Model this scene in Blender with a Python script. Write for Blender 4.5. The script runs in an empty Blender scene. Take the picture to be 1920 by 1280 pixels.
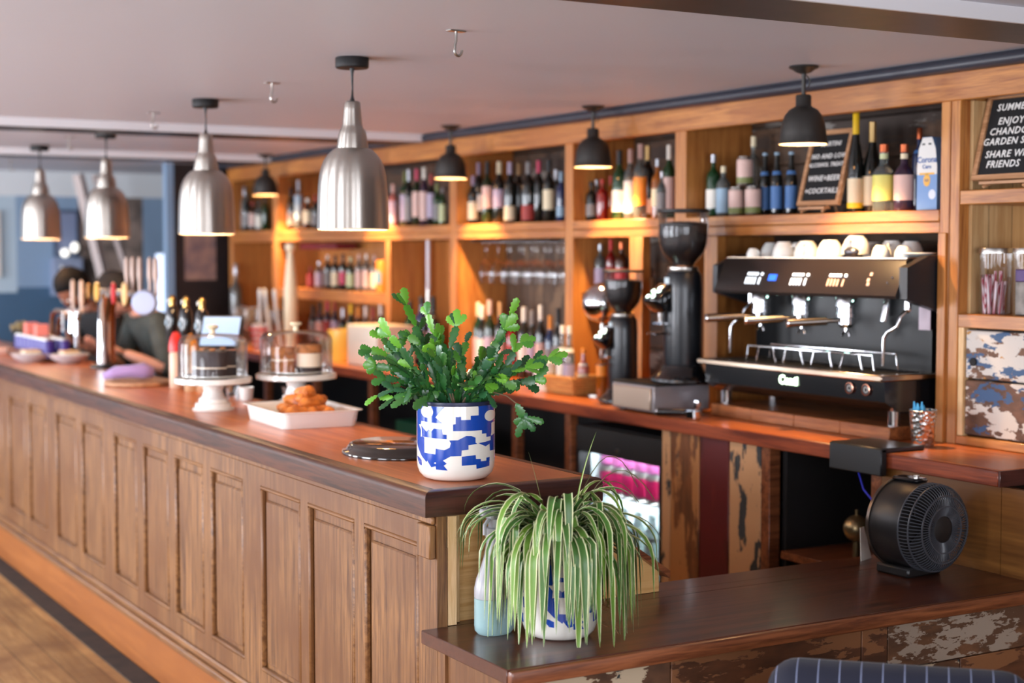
import bpy, bmesh, math, random
from math import sin, cos, pi, radians, atan2, sqrt
from mathutils import Vector, Matrix, noise
random.seed(7)
R = random.Random(11)
scene = bpy.context.scene
col = scene.collection
# ---------------------------------------------------------------- camera
F_PX = 2914.0
EYE = Vector((0, 0, 1.717))
PITCH = math.atan(170 / F_PX)
YAW = math.atan(1690 / math.hypot(170, F_PX))
FW = Vector((sin(YAW) * cos(PITCH), cos(YAW) * cos(PITCH), -sin(PITCH)))
RT = Vector((cos(YAW), -sin(YAW), 0))
UP = RT.cross(FW)
cam_data = bpy.data.cameras.new('camera')
cam_data.sensor_width = 36
cam_data.lens = F_PX / 1920 * 36
cam_data.clip_start = 0.05
cam_data.dof.use_dof = True
cam_data.dof.focus_distance = 4.2
cam_data.dof.aperture_fstop = 2.0
cam = bpy.data.objects.new('camera', cam_data)
cam.matrix_world = Matrix.Translation(EYE) @ Matrix((RT, UP, -FW)).transposed().to_4x4()
col.objects.link(cam)
scene.camera = cam
# ---------------------------------------------------------------- world, daylight, exposure
w = bpy.data.worlds.new('daylight')
scene.world = w
w.use_nodes = True
w.node_tree.nodes['Background'].inputs[0].default_value = (0.62, 0.74, 1.0, 1)
w.node_tree.nodes['Background'].inputs[1].default_value = 1.6
scene.view_settings.view_transform = 'Standard'
scene.view_settings.look = 'None'
scene.view_settings.gamma = 1
scene.view_settings.use_curve_mapping = False
scene.view_settings.exposure = 0.55
scene.cycles.max_bounces = 9
scene.cycles.diffuse_bounces = 4
scene.cycles.glossy_bounces = 4
scene.cycles.transmission_bounces = 6
scene.cycles.transparent_max_bounces = 24
scene.cycles.sample_clamp_indirect = 4
scene.cycles.caustics_reflective = False
scene.cycles.caustics_refractive = False

def area(name, loc, aim, sx, sy, power, color):
    l = bpy.data.lights.new(name, 'AREA')
    l.shape = 'RECTANGLE'; l.size = sx; l.size_y = sy; l.energy = power; l.color = color
    o = bpy.data.objects.new(name, l)
    o.location = loc
    o.rotation_euler = (Vector(aim) - Vector(loc)).to_track_quat('-Z', 'Y').to_euler()
    col.objects.link(o)
    return o
DAY = (0.90, 0.93, 1.0)
WIN_LEFT = (-0.2, 2.6, 5.4, 8.2, 11.0)      # y of left wall window centres; last one added to brighten the far wall
WIN_NEAR = (-0.9, 1.3)                 # x of the window centres in the wall behind the camera
for i, yy in enumerate(WIN_LEFT):
    area('window_daylight', (-2.28, yy, 1.45), (2, yy + 0.3, 1.45), 1.5, 1.5, (34, 66, 110, 120, 130)[i], DAY)
for xx in WIN_NEAR:
    area('window_daylight', (xx, -2.75, 1.5), (xx + 0.8, 4, 1.5), 1.6, 1.5, 62, DAY)

# ---------------------------------------------------------------- helpers: pixels on planes of the room
def ray(u, v): return FW * F_PX + RT * (u - 960) + UP * (640 - v)
def atX(u, v, X): d = ray(u, v); return EYE + d * (X / d.x)
def atY(u, v, Y): d = ray(u, v); return EYE + d * (Y / d.y)
def atZ(u, v, Z): d = ray(u, v); return EYE + d * ((Z - EYE.z) / d.z)
def pxm(p): return F_PX / (Vector(p) - EYE).dot(FW)
ZC, ZB, ZL, CEIL = 1.097, 1.06, 0.742, 2.36
XF = 3.945            # face of the back bar shelving

class MB:
    """collects shapes for ONE mesh"""
    def __init__(s): s.bm = bmesh.new(); s.mi = 0
    def _tag(s, faces):
        for f in faces: f.material_index = s.mi
    def box(s, x0, x1, y0, y1, z0, z1, bev=0.0, m=None, seg=1):
        r = bmesh.ops.create_cube(s.bm, size=1)
        vs = r['verts']
        for v in vs:
            v.co = Vector((x0 + (v.co.x + .5) * (x1 - x0), y0 + (v.co.y + .5) * (y1 - y0), z0 + (v.co.z + .5) * (z1 - z0)))
        fs = list({f for v in vs for f in v.link_faces})
        s._tag(fs)
        if bev > 0:
            es = list({e for v in vs for e in v.link_edges})
            r2 = bmesh.ops.bevel(s.bm, geom=es, offset=bev, segments=seg, affect='EDGES', profile=.5)
            s._tag(r2['faces'])
            vs = list({v for f in r2['faces'] for v in f.verts} | {v for v in vs if v.is_valid})
        if m is not None:
            bmesh.ops.transform(s.bm, matrix=m, verts=[v for v in vs if v.is_valid])
        return s
    def lathe(s, prof, c=(0, 0, 0), n=24, m=None, close=False):
        rings = []
        new = []
        for (r, z) in prof:
            if r < 1e-6:
                v = s.bm.verts.new((c[0], c[1], c[2] + z)); rings.append([v]); new.append(v)
            else:
                ring = [s.bm.verts.new((c[0] + r * cos(2 * pi * i / n), c[1] + r * sin(2 * pi * i / n), c[2] + z)) for i in range(n)]
                rings.append(ring); new += ring
        fs = []
        seq = list(zip(rings, rings[1:]))
        if close: seq.append((rings[-1], rings[0]))
        for a, b in seq:
            if len(a) == 1 and len(b) == 1: continue
            for i in range(n):
                j = (i + 1) % n
                try:
                    if len(a) == 1: fs.append(s.bm.faces.new((a[0], b[j], b[i])))
                    elif len(b) == 1: fs.append(s.bm.faces.new((a[i], a[j], b[0])))
                    else: fs.append(s.bm.faces.new((a[i], a[j], b[j], b[i])))
                except ValueError: pass
        s._tag(fs)
        if m is not None: bmesh.ops.transform(s.bm, matrix=m, verts=new)
        return s
    def cyl(s, p0, p1, r0, r1=None, n=16):
        return s.tube([p0, p1], [r0, r0 if r1 is None else r1], n)
    def tube(s, pts, r, n=8, cap=True, flat=1.0):
        pts = [Vector(p) for p in pts]
        rs = r if isinstance(r, (list, tuple)) else [r] * len(pts)
        t0 = (pts[1] - pts[0]).normalized()
        up = Vector((0, 0, 1)) if abs(t0.z) < .9 else Vector((1, 0, 0))
        a = t0.cross(up).normalized()
        rings = []
        for i, p in enumerate(pts):
            if i == 0: t = (pts[1] - pts[0])
            elif i == len(pts) - 1: t = (pts[-1] - pts[-2])
            else: t = (pts[i + 1] - pts[i - 1])
            t.normalize()
            a = (a - t * a.dot(t))
            if a.length < 1e-6: a = t.orthogonal()
            a.normalize(); b = t.cross(a)
            rings.append([s.bm.verts.new(p + (a * cos(2 * pi * k / n) + b * sin(2 * pi * k / n) * flat) * rs[i]) for k in range(n)])
        fs = []
        for A, B in zip(rings, rings[1:]):
            for k in range(n):
                fs.append(s.bm.faces.new((A[k], A[(k + 1) % n], B[(k + 1) % n], B[k])))
        if cap:
            fs.append(s.bm.faces.new(list(reversed(rings[0])))); fs.append(s.bm.faces.new(rings[-1]))
        s._tag(fs)
        return s
    def prism(s, poly, f0, f1):
        """poly list of 2D pts; f0/f1 map (a,b)->3D for the two caps"""
        A = [s.bm.verts.new(f0(a, b)) for a, b in poly]; B = [s.bm.verts.new(f1(a, b)) for a, b in poly]
        fs = [s.bm.faces.new(A), s.bm.faces.new(list(reversed(B)))]
        k = len(poly)
        for i in range(k): fs.append(s.bm.faces.new((A[i], B[i], B[(i + 1) % k], A[(i + 1) % k])))
        s._tag(fs); bmesh.ops.recalc_face_normals(s.bm, faces=fs)
        return s
    def sph(s, c, r, sx=1, sy=1, sz=1, n=16, m=None):
        q = bmesh.ops.create_uvsphere(s.bm, u_segments=n, v_segments=max(6, n // 2), radius=r)
        for v in q['verts']: v.co = Vector((c[0] + v.co.x * sx, c[1] + v.co.y * sy, c[2] + v.co.z * sz))
        s._tag({f for v in q['verts'] for f in v.link_faces})
        if m is not None: bmesh.ops.transform(s.bm, matrix=m, verts=q['verts'])
        return s
    def build(s, name, mat, parent=None, ang=38, m=None, flat=False):
        if m is not None: bmesh.ops.transform(s.bm, matrix=m, verts=s.bm.verts)
        bmesh.ops.recalc_face_normals(s.bm, faces=s.bm.faces)
        lim = radians(ang)
        for f in s.bm.faces: f.smooth = not flat
        for e in s.bm.edges:
            e.smooth = not (len(e.link_faces) == 2 and e.calc_face_angle(0) > lim)
        me = bpy.data.meshes.new(name); s.bm.to_mesh(me); s.bm.free()
        for mm in (mat if isinstance(mat, (list, tuple)) else [mat]): me.materials.append(mm)
        o = bpy.data.objects.new(name, me); col.objects.link(o)
        if parent is not None: o.parent = parent
        return o

def tag(o, label=None, cat=None, group=None, kind=None):
    if label: o['label'] = label
    if cat: o['category'] = cat
    if group: o['group'] = group
    if kind: o['kind'] = kind
    return o
def thing(name, label, cat, loc=(0, 0, 0), rz=0.0, group=None):
    o = bpy.data.objects.new(name, None); o.empty_display_size = .05
    o.location = loc; o.rotation_euler = (0, 0, rz); col.objects.link(o)
    return tag(o, label, cat, group)
def struct(name, mb, mat, **k):
    return tag(mb.build(name, mat, **k), kind='structure')
def copy_thing(o, label=None, loc=None, rz=None, group=None):
    c = o.copy(); col.objects.link(c)
    if label: c['label'] = label
    if group: c['group'] = group
    if loc is not None: c.location = loc
    if rz is not None: c.rotation_euler = (0, 0, rz)
    for ch in [x for x in bpy.data.objects if x.parent == o]:
        d = ch.copy(); col.objects.link(d); d.parent = c
        for g in [x for x in bpy.data.objects if x.parent == ch]:
            e = g.copy(); col.objects.link(e); e.parent = d
    return c
def text(name, body, size, mat, parent, m, extrude=0.0006, align='CENTER', shear=0.0, bold=0.0, spacing=1.0):
    """lettering as a mesh; m maps text plane (x right, y up, z out) to the parent"""
    cu = bpy.data.curves.new(name, 'FONT'); cu.body = body; cu.size = size; cu.extrude = extrude
    cu.align_x = align; cu.align_y = 'CENTER'; cu.shear = shear; cu.offset = bold; cu.space_character = spacing
    cu.resolution_u = 2
    t = bpy.data.objects.new('t', cu); col.objects.link(t)
    dg = bpy.context.evaluated_depsgraph_get()
    me = bpy.data.meshes.new_from_object(t.evaluated_get(dg))
    bpy.data.objects.remove(t); bpy.data.curves.remove(cu)
    me.name = name; me.materials.clear(); me.materials.append(mat); me.transform(m)
    o = bpy.data.objects.new(name, me); col.objects.link(o); o.parent = parent
    return o
def frame(o, x, y, z=None):
    """matrix with columns x, y, z axes and origin o"""
    x = Vector(x).normalized(); y = Vector(y).normalized(); z = x.cross(y) if z is None else Vector(z)
    return Matrix(((x.x, y.x, z.x, o[0]), (x.y, y.y, z.y, o[1]), (x.z, y.z, z.z, o[2]), (0, 0, 0, 1)))

# ---------------------------------------------------------------- materials
def s2l(c):
    def f(v):
        v /= 255.0
        return v / 12.92 if v <= .04045 else ((v + .055) / 1.055) ** 2.4
    return (f(c[0]), f(c[1]), f(c[2]), 1)
def _base(name):
    m = bpy.data.materials.new(name); m.use_nodes = True
    nt = m.node_tree
    return m, nt, nt.nodes['Principled BSDF']
def M(name, rgb, rough=.5, metal=0.0, spec=.5, coat=0.0, emis=None, estr=0.0, trans=0.0, noise_amt=.0, nscale=20, bump=0.0, sss=0.0, aniso=0.0, sheen=0.0, var=None):
    m, nt, b = _base(name)
    c = s2l(rgb)
    b.inputs['Base Color'].default_value = c
    b.inputs['Roughness'].default_value = rough; b.inputs['Metallic'].default_value = metal
    b.inputs['Specular IOR Level'].default_value = spec
    b.inputs['Coat Weight'].default_value = coat; b.inputs['Coat Roughness'].default_value = .08
    b.inputs['Transmission Weight'].default_value = trans
    b.inputs['Anisotropic'].default_value = aniso
    b.inputs['Sheen Weight'].default_value = sheen
    if sss: b.inputs['Subsurface Weight'].default_value = sss; b.inputs['Subsurface Scale'].default_value = .01
    if emis: b.inputs['Emission Color'].default_value = s2l(emis); b.inputs['Emission Strength'].default_value = estr
    if noise_amt or bump:
        tc = nt.nodes.new('ShaderNodeTexCoord'); n = nt.nodes.new('ShaderNodeTexNoise')
        n.inputs['Scale'].default_value = nscale; n.inputs['Detail'].default_value = 4
        nt.links.new(tc.outputs['Object'], n.inputs['Vector'])
        if noise_amt:
            mx = nt.nodes.new('ShaderNodeMix'); mx.data_type = 'RGBA'
            c2 = s2l(var) if var else tuple(x * (1 - noise_amt) for x in c[:3]) + (1,)
            mx.inputs[6].default_value = c; mx.inputs[7].default_value = c2
            cr = nt.nodes.new('ShaderNodeMapRange'); cr.inputs[1].default_value = .4; cr.inputs[2].default_value = .62
            nt.links.new(n.outputs[0], cr.inputs[0]); nt.links.new(cr.outputs[0], mx.inputs[0])
            nt.links.new(mx.outputs[2], b.inputs['Base Color'])
        if bump:
            bp = nt.nodes.new('ShaderNodeBump'); bp.inputs['Strength'].default_value = bump; bp.inputs['Distance'].default_value = .003
            nt.links.new(n.outputs[0], bp.inputs['Height']); nt.links.new(bp.outputs[0], b.inputs['Normal'])
    return m
def wood(name, c1, c2, axis='Z', rough=.45, scale=6.0, coat=0.0, planks=None, knots=False, c3=None, bump=.15, spec=.5):
    """grain stretched along one object axis; planks = (axis, width) draws seams"""
    m, nt, b = _base(name)
    N = nt.nodes.new; L = nt.links.new
    tc = N('ShaderNodeTexCoord'); mp = N('ShaderNodeMapping')
    sc = {'X': (.06, 1, 1), 'Y': (1, .06, 1), 'Z': (1, 1, .06)}[axis]
    mp.inputs['Scale'].default_value = tuple(x * scale * 2.2 for x in sc)
    L(tc.outputs['Object'], mp.inputs['Vector'])
    n1 = N('ShaderNodeTexNoise'); n1.inputs['Scale'].default_value = 3.0; n1.inputs['Detail'].default_value = 6; n1.inputs['Distortion'].default_value = .8
    n2 = N('ShaderNodeTexNoise'); n2.inputs['Scale'].default_value = 18; n2.inputs['Detail'].default_value = 3
    L(mp.outputs[0], n1.inputs['Vector']); L(mp.outputs[0], n2.inputs['Vector'])
    ad = N('ShaderNodeMath'); ad.operation = 'MULTIPLY_ADD'; ad.inputs[1].default_value = .35
    L(n2.outputs[0], ad.inputs[0]); L(n1.outputs[0], ad.inputs[2])
    cr = N('ShaderNodeValToRGB')
    cr.color_ramp.elements[0].position = .5; cr.color_ramp.elements[0].color = s2l(c2)
    cr.color_ramp.elements[1].position = .82; cr.color_ramp.elements[1].color = s2l(c1)
    L(ad.outputs[0], cr.inputs[0])
    out = cr.outputs[0]
    if c3:
        n3 = N('ShaderNodeTexNoise'); n3.inputs['Scale'].default_value = 2.6; n3.inputs['Detail'].default_value = 3
        L(tc.outputs['Object'], n3.inputs['Vector'])
        mr = N('ShaderNodeMapRange'); mr.inputs[1].default_value = .42; mr.inputs[2].default_value = .68
        L(n3.outputs[0], mr.inputs[0])
        mx = N('ShaderNodeMix'); mx.data_type = 'RGBA'; mx.inputs[7].default_value = s2l(c3)
        L(mr.outputs[0], mx.inputs[0]); L(out, mx.inputs[6]); out = mx.outputs[2]
    if planks:
        ax, wd = planks
        sep = N('ShaderNodeSeparateXYZ'); L(tc.outputs['Object'], sep.inputs[0])
        dv = N('ShaderNodeMath'); dv.operation = 'DIVIDE'; dv.inputs[1].default_value = wd
        L(sep.outputs['XYZ'.index(ax)], dv.inputs[0])
        fr = N('ShaderNodeMath'); fr.operation = 'FRACT'; L(dv.outputs[0], fr.inputs[0])
        fl = N('ShaderNodeMath'); fl.operation = 'FLOOR'; L(dv.outputs[0], fl.inputs[0])
        wn = N('ShaderNodeTexWhiteNoise'); wn.noise_dimensions = '1D'; L(fl.outputs[0], wn.inputs['W'])
        mr = N('ShaderNodeMapRange'); mr.inputs[3].default_value = .72; mr.inputs[4].default_value = 1.12
        L(wn.outputs[0], mr.inputs[0])
        lt = N('ShaderNodeMath'); lt.operation = 'GREATER_THAN'; lt.inputs[1].default_value = .03; L(fr.outputs[0], lt.inputs[0])
        mr2 = N('ShaderNodeMapRange'); mr2.inputs[3].default_value = .25; mr2.inputs[4].default_value = 1; L(lt.outputs[0], mr2.inputs[0])
        mu = N('ShaderNodeMath'); mu.operation = 'MULTIPLY'; L(mr.outputs[0], mu.inputs[0]); L(mr2.outputs[0], mu.inputs[1])
        vm = N('ShaderNodeVectorMath'); vm.operation = 'SCALE'; L(out, vm.inputs[0]); L(mu.outputs[0], vm.inputs[3])
        out = vm.outputs[0]
    L(out, b.inputs['Base Color'])
    b.inputs['Roughness'].default_value = rough; b.inputs['Coat Weight'].default_value = coat; b.inputs['Coat Roughness'].default_value = .15
    b.inputs['Specular IOR Level'].default_value = spec
    bp = N('ShaderNodeBump'); bp.inputs['Strength'].default_value = bump; bp.inputs['Distance'].default_value = .002
    L(ad.outputs[0], bp.inputs['Height']); L(bp.outputs[0], b.inputs['Normal'])
    return m
def peeling(name, under, layers, scale=5.0, axis='Z', stretch=.35, rough=.65, seed=0.0):
    """old paint flaking off timber: layers = [(rgb, threshold)] painted one over another"""
    m, nt, b = _base(name)
    N = nt.nodes.new; L = nt.links.new
    tc = N('ShaderNodeTexCoord'); mp = N('ShaderNodeMapping')
    sc = {'X': (stretch, 1, 1), 'Y': (1, stretch, 1), 'Z': (1, 1, stretch)}[axis]
    mp.inputs['Scale'].default_value = sc; mp.inputs['Location'].default_value = (seed, seed * .7, seed * 1.3)
    L(tc.outputs['Object'], mp.inputs['Vector'])
    g = N('ShaderNodeTexNoise'); g.inputs['Scale'].default_value = 30; g.inputs['Detail'].default_value = 5
    L(mp.outputs[0], g.inputs['Vector'])
    r0 = N('ShaderNodeValToRGB'); r0.color_ramp.elements[0].position = .35; r0.color_ramp.elements[1].position = .7
    r0.color_ramp.elements[0].color = tuple(x * .45 for x in s2l(under)[:3]) + (1,); r0.color_ramp.elements[1].color = s2l(under)
    L(g.outputs[0], r0.inputs[0])
    out = r0.outputs[0]; hsum = None
    for i, (rgb, th) in enumerate(layers):
        n = N('ShaderNodeTexNoise'); n.inputs['Scale'].default_value = scale * 2.6 * (1 + .35 * i); n.inputs['Detail'].default_value = 9
        n.inputs['Roughness'].default_value = .62; n.noise_dimensions = '4D'; n.inputs['W'].default_value = seed + i * 3.7
        L(mp.outputs[0], n.inputs['Vector'])
        mr = N('ShaderNodeMapRange'); mr.inputs[1].default_value = th; mr.inputs[2].default_value = th + .012
        L(n.outputs[0], mr.inputs[0])
        mx = N('ShaderNodeMix'); mx.data_type = 'RGBA'; mx.inputs[7].default_value = s2l(rgb)
        L(mr.outputs[0], mx.inputs[0]); L(out, mx.inputs[6]); out = mx.outputs[2]
        hsum = mr.outputs[0]
    L(out, b.inputs['Base Color']); b.inputs['Roughness'].default_value = rough
    bp = N('ShaderNodeBump'); bp.inputs['Strength'].default_value = .4; bp.inputs['Distance'].default_value = .002
    L(hsum if hsum else g.outputs[0], bp.inputs['Height']); L(bp.outputs[0], b.inputs['Normal'])
    return m
def thin_glass(name, tint=(255, 255, 255), refl=.9, rough=.02):
    """thin clear glass: fresnel mix of clear and mirror"""
    m = bpy.data.materials.new(name); m.use_nodes = True; nt = m.node_tree
    nt.nodes.remove(nt.nodes['Principled BSDF']); N = nt.nodes.new; L = nt.links.new
    t = N('ShaderNodeBsdfTransparent'); t.inputs[0].default_value = s2l(tint)
    g = N('ShaderNodeBsdfGlossy'); g.inputs['Roughness'].default_value = rough
    f = N('ShaderNodeFresnel'); f.inputs[0].default_value = 1.5
    mu = N('ShaderNodeMath'); mu.operation = 'MULTIPLY'; mu.inputs[1].default_value = refl; L(f.outputs[0], mu.inputs[0])
    mx = N('ShaderNodeMixShader'); L(mu.outputs[0], mx.inputs[0]); L(t.outputs[0], mx.inputs[1]); L(g.outputs[0], mx.inputs[2])
    L(mx.outputs[0], nt.nodes['Material Output'].inputs[0])
    return m

m_pine = wood('pine_varnished', (194, 128, 62), (142, 80, 32), 'Y', .4, 7, coat=.1, c3=(164, 98, 44))
m_pine_v = wood('pine_upright', (198, 134, 68), (148, 84, 36), 'Z', .42, 7, coat=.08, c3=(172, 108, 52))
m_pine_pale = wood('pine_pale_boards', (218, 184, 134), (184, 142, 92), 'Z', .55, 6, planks=('X', .113), c3=(192, 150, 96))
m_oak = wood('oak_panelling', (146, 102, 60), (82, 50, 26), 'Z', .46, 9, coat=.04, c3=(104, 64, 32), bump=.25)
m_oak_y = wood('oak_rail', (148, 104, 62), (88, 54, 28), 'Y', .42, 9, coat=.1, c3=(120, 78, 42), bump=.25)
m_mahog = wood('worktop_mahogany', (206, 118, 62), (160, 80, 38), 'Y', .34, 5, coat=.08, c3=(184, 98, 48), bump=.06)
m_mahog_dk = wood('worktop_dark_edge', (80, 40, 32), (46, 22, 18), 'X', .33, 6, coat=.2, bump=.06)
m_mahog_fr = wood('worktop_front_edge', (88, 48, 28), (50, 27, 16), 'Y', .45, 6, coat=0, bump=.06, spec=.3)
m_ledge = wood('ledge_walnut', (100, 54, 34), (48, 22, 13), 'X', .3, 5, coat=.2, bump=.08, c3=(74, 36, 22))
m_ledge_edge = wood('ledge_nosing', (146, 86, 52), (92, 48, 28), 'X', .35, 8, coat=.2)
m_kick = wood('kickboard_ply', (162, 98, 44), (136, 76, 30), 'Y', .45, 3, c3=(148, 86, 36), bump=.05)
m_floor = wood('floor_boards', (190, 146, 92), (146, 102, 58), 'Y', .5, 5, planks=('X', .13), c3=(132, 92, 56))
m_dark = M('black_plastic', (20, 20, 22), .35)
m_black = M('black_satin', (14, 14, 16), .5)
m_blackgloss = M('black_gloss', (10, 11, 14), .12, coat=.6)
m_void = M('dark_interior', (22, 18, 18), .8)
m_chrome = M('chrome', (225, 228, 232), .08, 1.0)
m_steel = M('brushed_steel', (188, 184, 178), .28, 1.0)
m_pend = M('spun_aluminium', (186, 180, 172), .36, 1.0, aniso=.85)
_t = m_pend.node_tree.nodes.new('ShaderNodeTangent'); _t.direction_type = 'RADIAL'; _t.axis = 'Z'
m_pend.node_tree.nodes['Principled BSDF'].inputs['Anisotropic Rotation'].default_value = .25
m_pend.node_tree.links.new(_t.outputs[0], m_pend.node_tree.nodes['Principled BSDF'].inputs['Tangent'])
_n = m_pend.node_tree.nodes.new('ShaderNodeTexNoise'); _n.inputs['Scale'].default_value = 6; _c = m_pend.node_tree.nodes.new('ShaderNodeTexCoord'); _m = m_pend.node_tree.nodes.new('ShaderNodeMapping'); _m.inputs['Scale'].default_value = (1, 1, 60)
_r = m_pend.node_tree.nodes.new('ShaderNodeMapRange'); _r.inputs[3].default_value = .26; _r.inputs[4].default_value = .38
m_pend.node_tree.links.new(_c.outputs['Object'], _m.inputs[0]); m_pend.node_tree.links.new(_m.outputs[0], _n.inputs[0]); m_pend.node_tree.links.new(_n.outputs[0], _r.inputs[0]); m_pend.node_tree.links.new(_r.outputs[0], m_pend.node_tree.nodes['Principled BSDF'].inputs['Roughness'])
m_pend_in = M('shade_inside_white', (255, 226, 190), .6)
m_gun = M('gunmetal', (66, 64, 62), .45, .7)
m_white = M('white_ceramic', (238, 236, 230), .12, coat=.5)
m_whitem = M('white_matt', (226, 224, 220), .5)
m_paper = M('paper_white', (232, 226, 214), .7)
m_glass = thin_glass('clear_glass', refl=.75)
m_glass2 = thin_glass('clear_glass_soft', refl=.7)
m_cream = M('cream_painted', (244, 226, 190), .4)
m_red = M('red_plastic', (214, 34, 24), .35)
m_orange = M('orange_plastic', (232, 84, 34), .35)
m_amberp = M('amber_plastic', (206, 130, 30), .35)
m_brass = M('brass', (196, 160, 96), .22, 1.0)
m_gold = M('gold_foil', (206, 172, 112), .35, .8)
# ================================================================ the room
m_ceil = M('ceiling_paint', (208, 212, 224), .5, bump=.35, nscale=9)
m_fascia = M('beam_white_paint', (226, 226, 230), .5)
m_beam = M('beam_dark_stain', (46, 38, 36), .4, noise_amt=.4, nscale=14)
m_wallb = M('wall_pale_blue', (178, 198, 212), .6)
m_wallp = M('wall_grey_white', (216, 222, 226), .6)
m_blue = M('wall_mid_blue', (134, 160, 188), .55)
m_dado = M('wall_dado_blue', (66, 98, 128), .5)
m_wallw = M('wall_warm_white', (206, 200, 192), .7)
struct('floor', MB().box(-2.6, 4.9, -3.0, 15.8, -.12, 0), m_floor)
struct('ceiling', MB().box(-2.6, 4.9, -3.0, 14.4, CEIL, CEIL + .12), m_ceil)
# beams boxed across the ceiling: dark underside, white face towards the door
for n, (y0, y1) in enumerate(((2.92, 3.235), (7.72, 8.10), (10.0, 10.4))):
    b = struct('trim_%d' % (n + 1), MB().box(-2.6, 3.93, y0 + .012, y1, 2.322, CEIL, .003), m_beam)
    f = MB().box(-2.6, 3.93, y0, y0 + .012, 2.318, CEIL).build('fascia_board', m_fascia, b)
# wall of horizontal reclaimed boards behind the back bar
m_back = peeling('reclaimed_back_boards', (92, 66, 46), [((118, 112, 106), .55), ((60, 46, 38), .52)], 2.2, 'Y', .2, .7)
b = MB()
for k in range(14):
    b.box(4.30, 4.33, 3.0, 11.1, .10 + k * .165, .10 + k * .165 + .160, .003)
b.box(4.33, 4.5, -3.0, 13.05, 0, CEIL)
struct('wall_right', b, m_back)
# left wall with four window openings and an added one, out of the frame
def windowed(name, fixed, spans, z0, z1, along, lo, hi):
    b = MB()
    def bx(a0, a1, q0, q1):
        if along == 'y': b.box(fixed - .12, fixed, a0, a1, q0, q1)
        else: b.box(a0, a1, fixed - .12, fixed, q0, q1)
    a = lo
    for s0, s1 in spans:
        bx(a, s0, 0, CEIL); bx(s0, s1, 0, z0); bx(s0, s1, z1, CEIL); a = s1
    bx(a, hi, 0, CEIL)
    return struct(name, b, m_wallw)
windowed('wall_left', -2.3, [(y - .75, y + .75) for y in WIN_LEFT], .75, 2.1, 'y', -3.0, 14.4)
windowed('wall_near', -2.8, [(x - .8, x + .8) for x in WIN_NEAR], .75, 2.1, 'x', -2.3, 4.5)
def sash(n, c, along):
    b = MB()
    def bx(a0, a1, z0, z1, d0=-.08, d1=-.03):
        if along == 'y': b.box(-2.3 + d0, -2.3 + d1, a0, a1, z0, z1)
        else: b.box(a0, a1, -2.8 + d0, -2.8 + d1, z0, z1)
    bx(c - .75, c - .70, .75, 2.1); bx(c + .70, c + .75, .75, 2.1); bx(c - .7, c + .7, .75, .8); bx(c - .7, c + .7, 2.05, 2.1)
    bx(c - .02, c + .02, .8, 2.05); bx(c - .7, c + .7, 1.40, 1.44)
    o = struct('window_%d' % n, b, m_fascia)
    g = MB()
    if along == 'y': g.box(-2.36, -2.355, c - .7, c + .7, .8, 2.05)
    else: g.box(c - .7, c + .7, -2.86, -2.855, .8, 2.05)
    g.build('pane', m_glass, o)
for i, y in enumerate(WIN_LEFT): sash(i + 1, y, 'y')
for i, x in enumerate(WIN_NEAR): sash(i + 6, x, 'x')
# far wall: pale top, blue below, darker blue dado, a stone part and a dark part to the right
YB = 12.9
m_stone = M('dark_stone', (84, 76, 72), .8, noise_amt=.6, nscale=5, bump=.8, var=(150, 132, 122))
b = MB(); b.mi = 0; b.box(-2.3, 4.33, YB, YB + .15, 2.16, CEIL)
b.mi = 1; b.box(-2.3, 2.84, YB, YB + .15, 1.38, 2.16)
b.mi = 2; b.box(2.84, 3.34, YB, YB + .15, 1.42, 2.16)
b.mi = 3; b.box(-2.3, 3.34, YB, YB + .15, 0, 1.38); b.box(2.84, 3.34, YB, YB + .15, 1.38, 1.42)
b.mi = 4; b.box(3.34, 3.88, YB, YB + .15, 0, 2.16)
b.mi = 2; b.box(3.88, 3.985, YB, YB + .15, 0, 2.16); b.box(4.105, 4.33, YB, YB + .15, 0, 2.16)
b.box(3.985, 4.105, YB, YB + .15, 0, 1.05); b.box(3.985, 4.105, YB, YB + .15, 1.70, 2.16)
struct('wall_far', b, [m_wallp, m_wallb, m_blue, m_dado, m_stone])
b = MB(); b.box(3.985, 3.995, YB + .03, YB + .08, 1.05, 1.70); b.box(4.095, 4.105, YB + .03, YB + .08, 1.05, 1.70)
b.box(3.995, 4.095, YB + .03, YB + .08, 1.05, 1.06); b.box(3.995, 4.095, YB + .03, YB + .08, 1.69, 1.70)
wn = struct('window_8', b, m_fascia)
MB().box(3.995, 4.095, YB + .05, YB + .055, 1.06, 1.69).build('pane', m_glass, wn)
# partition with a dark door closing off the end of the back bar
m_darkdoor = M('door_dark_brown', (40, 30, 30), .45, noise_amt=.3, nscale=6)
b = MB(); b.box(3.60, 4.32, 11.2, 11.26, 0, 2.30, .004)
dr = struct('door_1', b, m_darkdoor)
MB().box(3.545, 3.6, 11.19, 11.27, 0, CEIL).build('door_frame', m_blue, dr)
MB().box(3.6, 4.32, 11.2, 11.26, 2.3, CEIL).build('door_header', m_darkdoor, dr)
t = thing('poster', 'pinkish brown poster pinned to the dark door beyond the back bar', 'poster', (3.78, 11.196, 1.56))
m_poster = M('poster_print', (128, 104, 106), .6, noise_amt=.25, nscale=8, var=(176, 136, 120))
MB().box(-.10, .14, -.004, 0, -.06, .33).build('sheet', m_poster, t)
# bush seen through the slit window
b = MB()
b.cyl((0, 0, -.35), (0, 0, .3), .04)
for k in range(60):
    a = R.uniform(0, 2 * pi); r = R.uniform(0, .35)
    b.sph((r * cos(a), r * sin(a) * .6, R.uniform(.1, .9)), R.uniform(.05, .10), n=6)
tag(b.build('hedge', M('lime_leaves', (176, 210, 40), .6), m=Matrix.Translation((4.02, 14.9, .35))), 'lime green bush outside the slit window in the far wall', 'bush')
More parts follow.
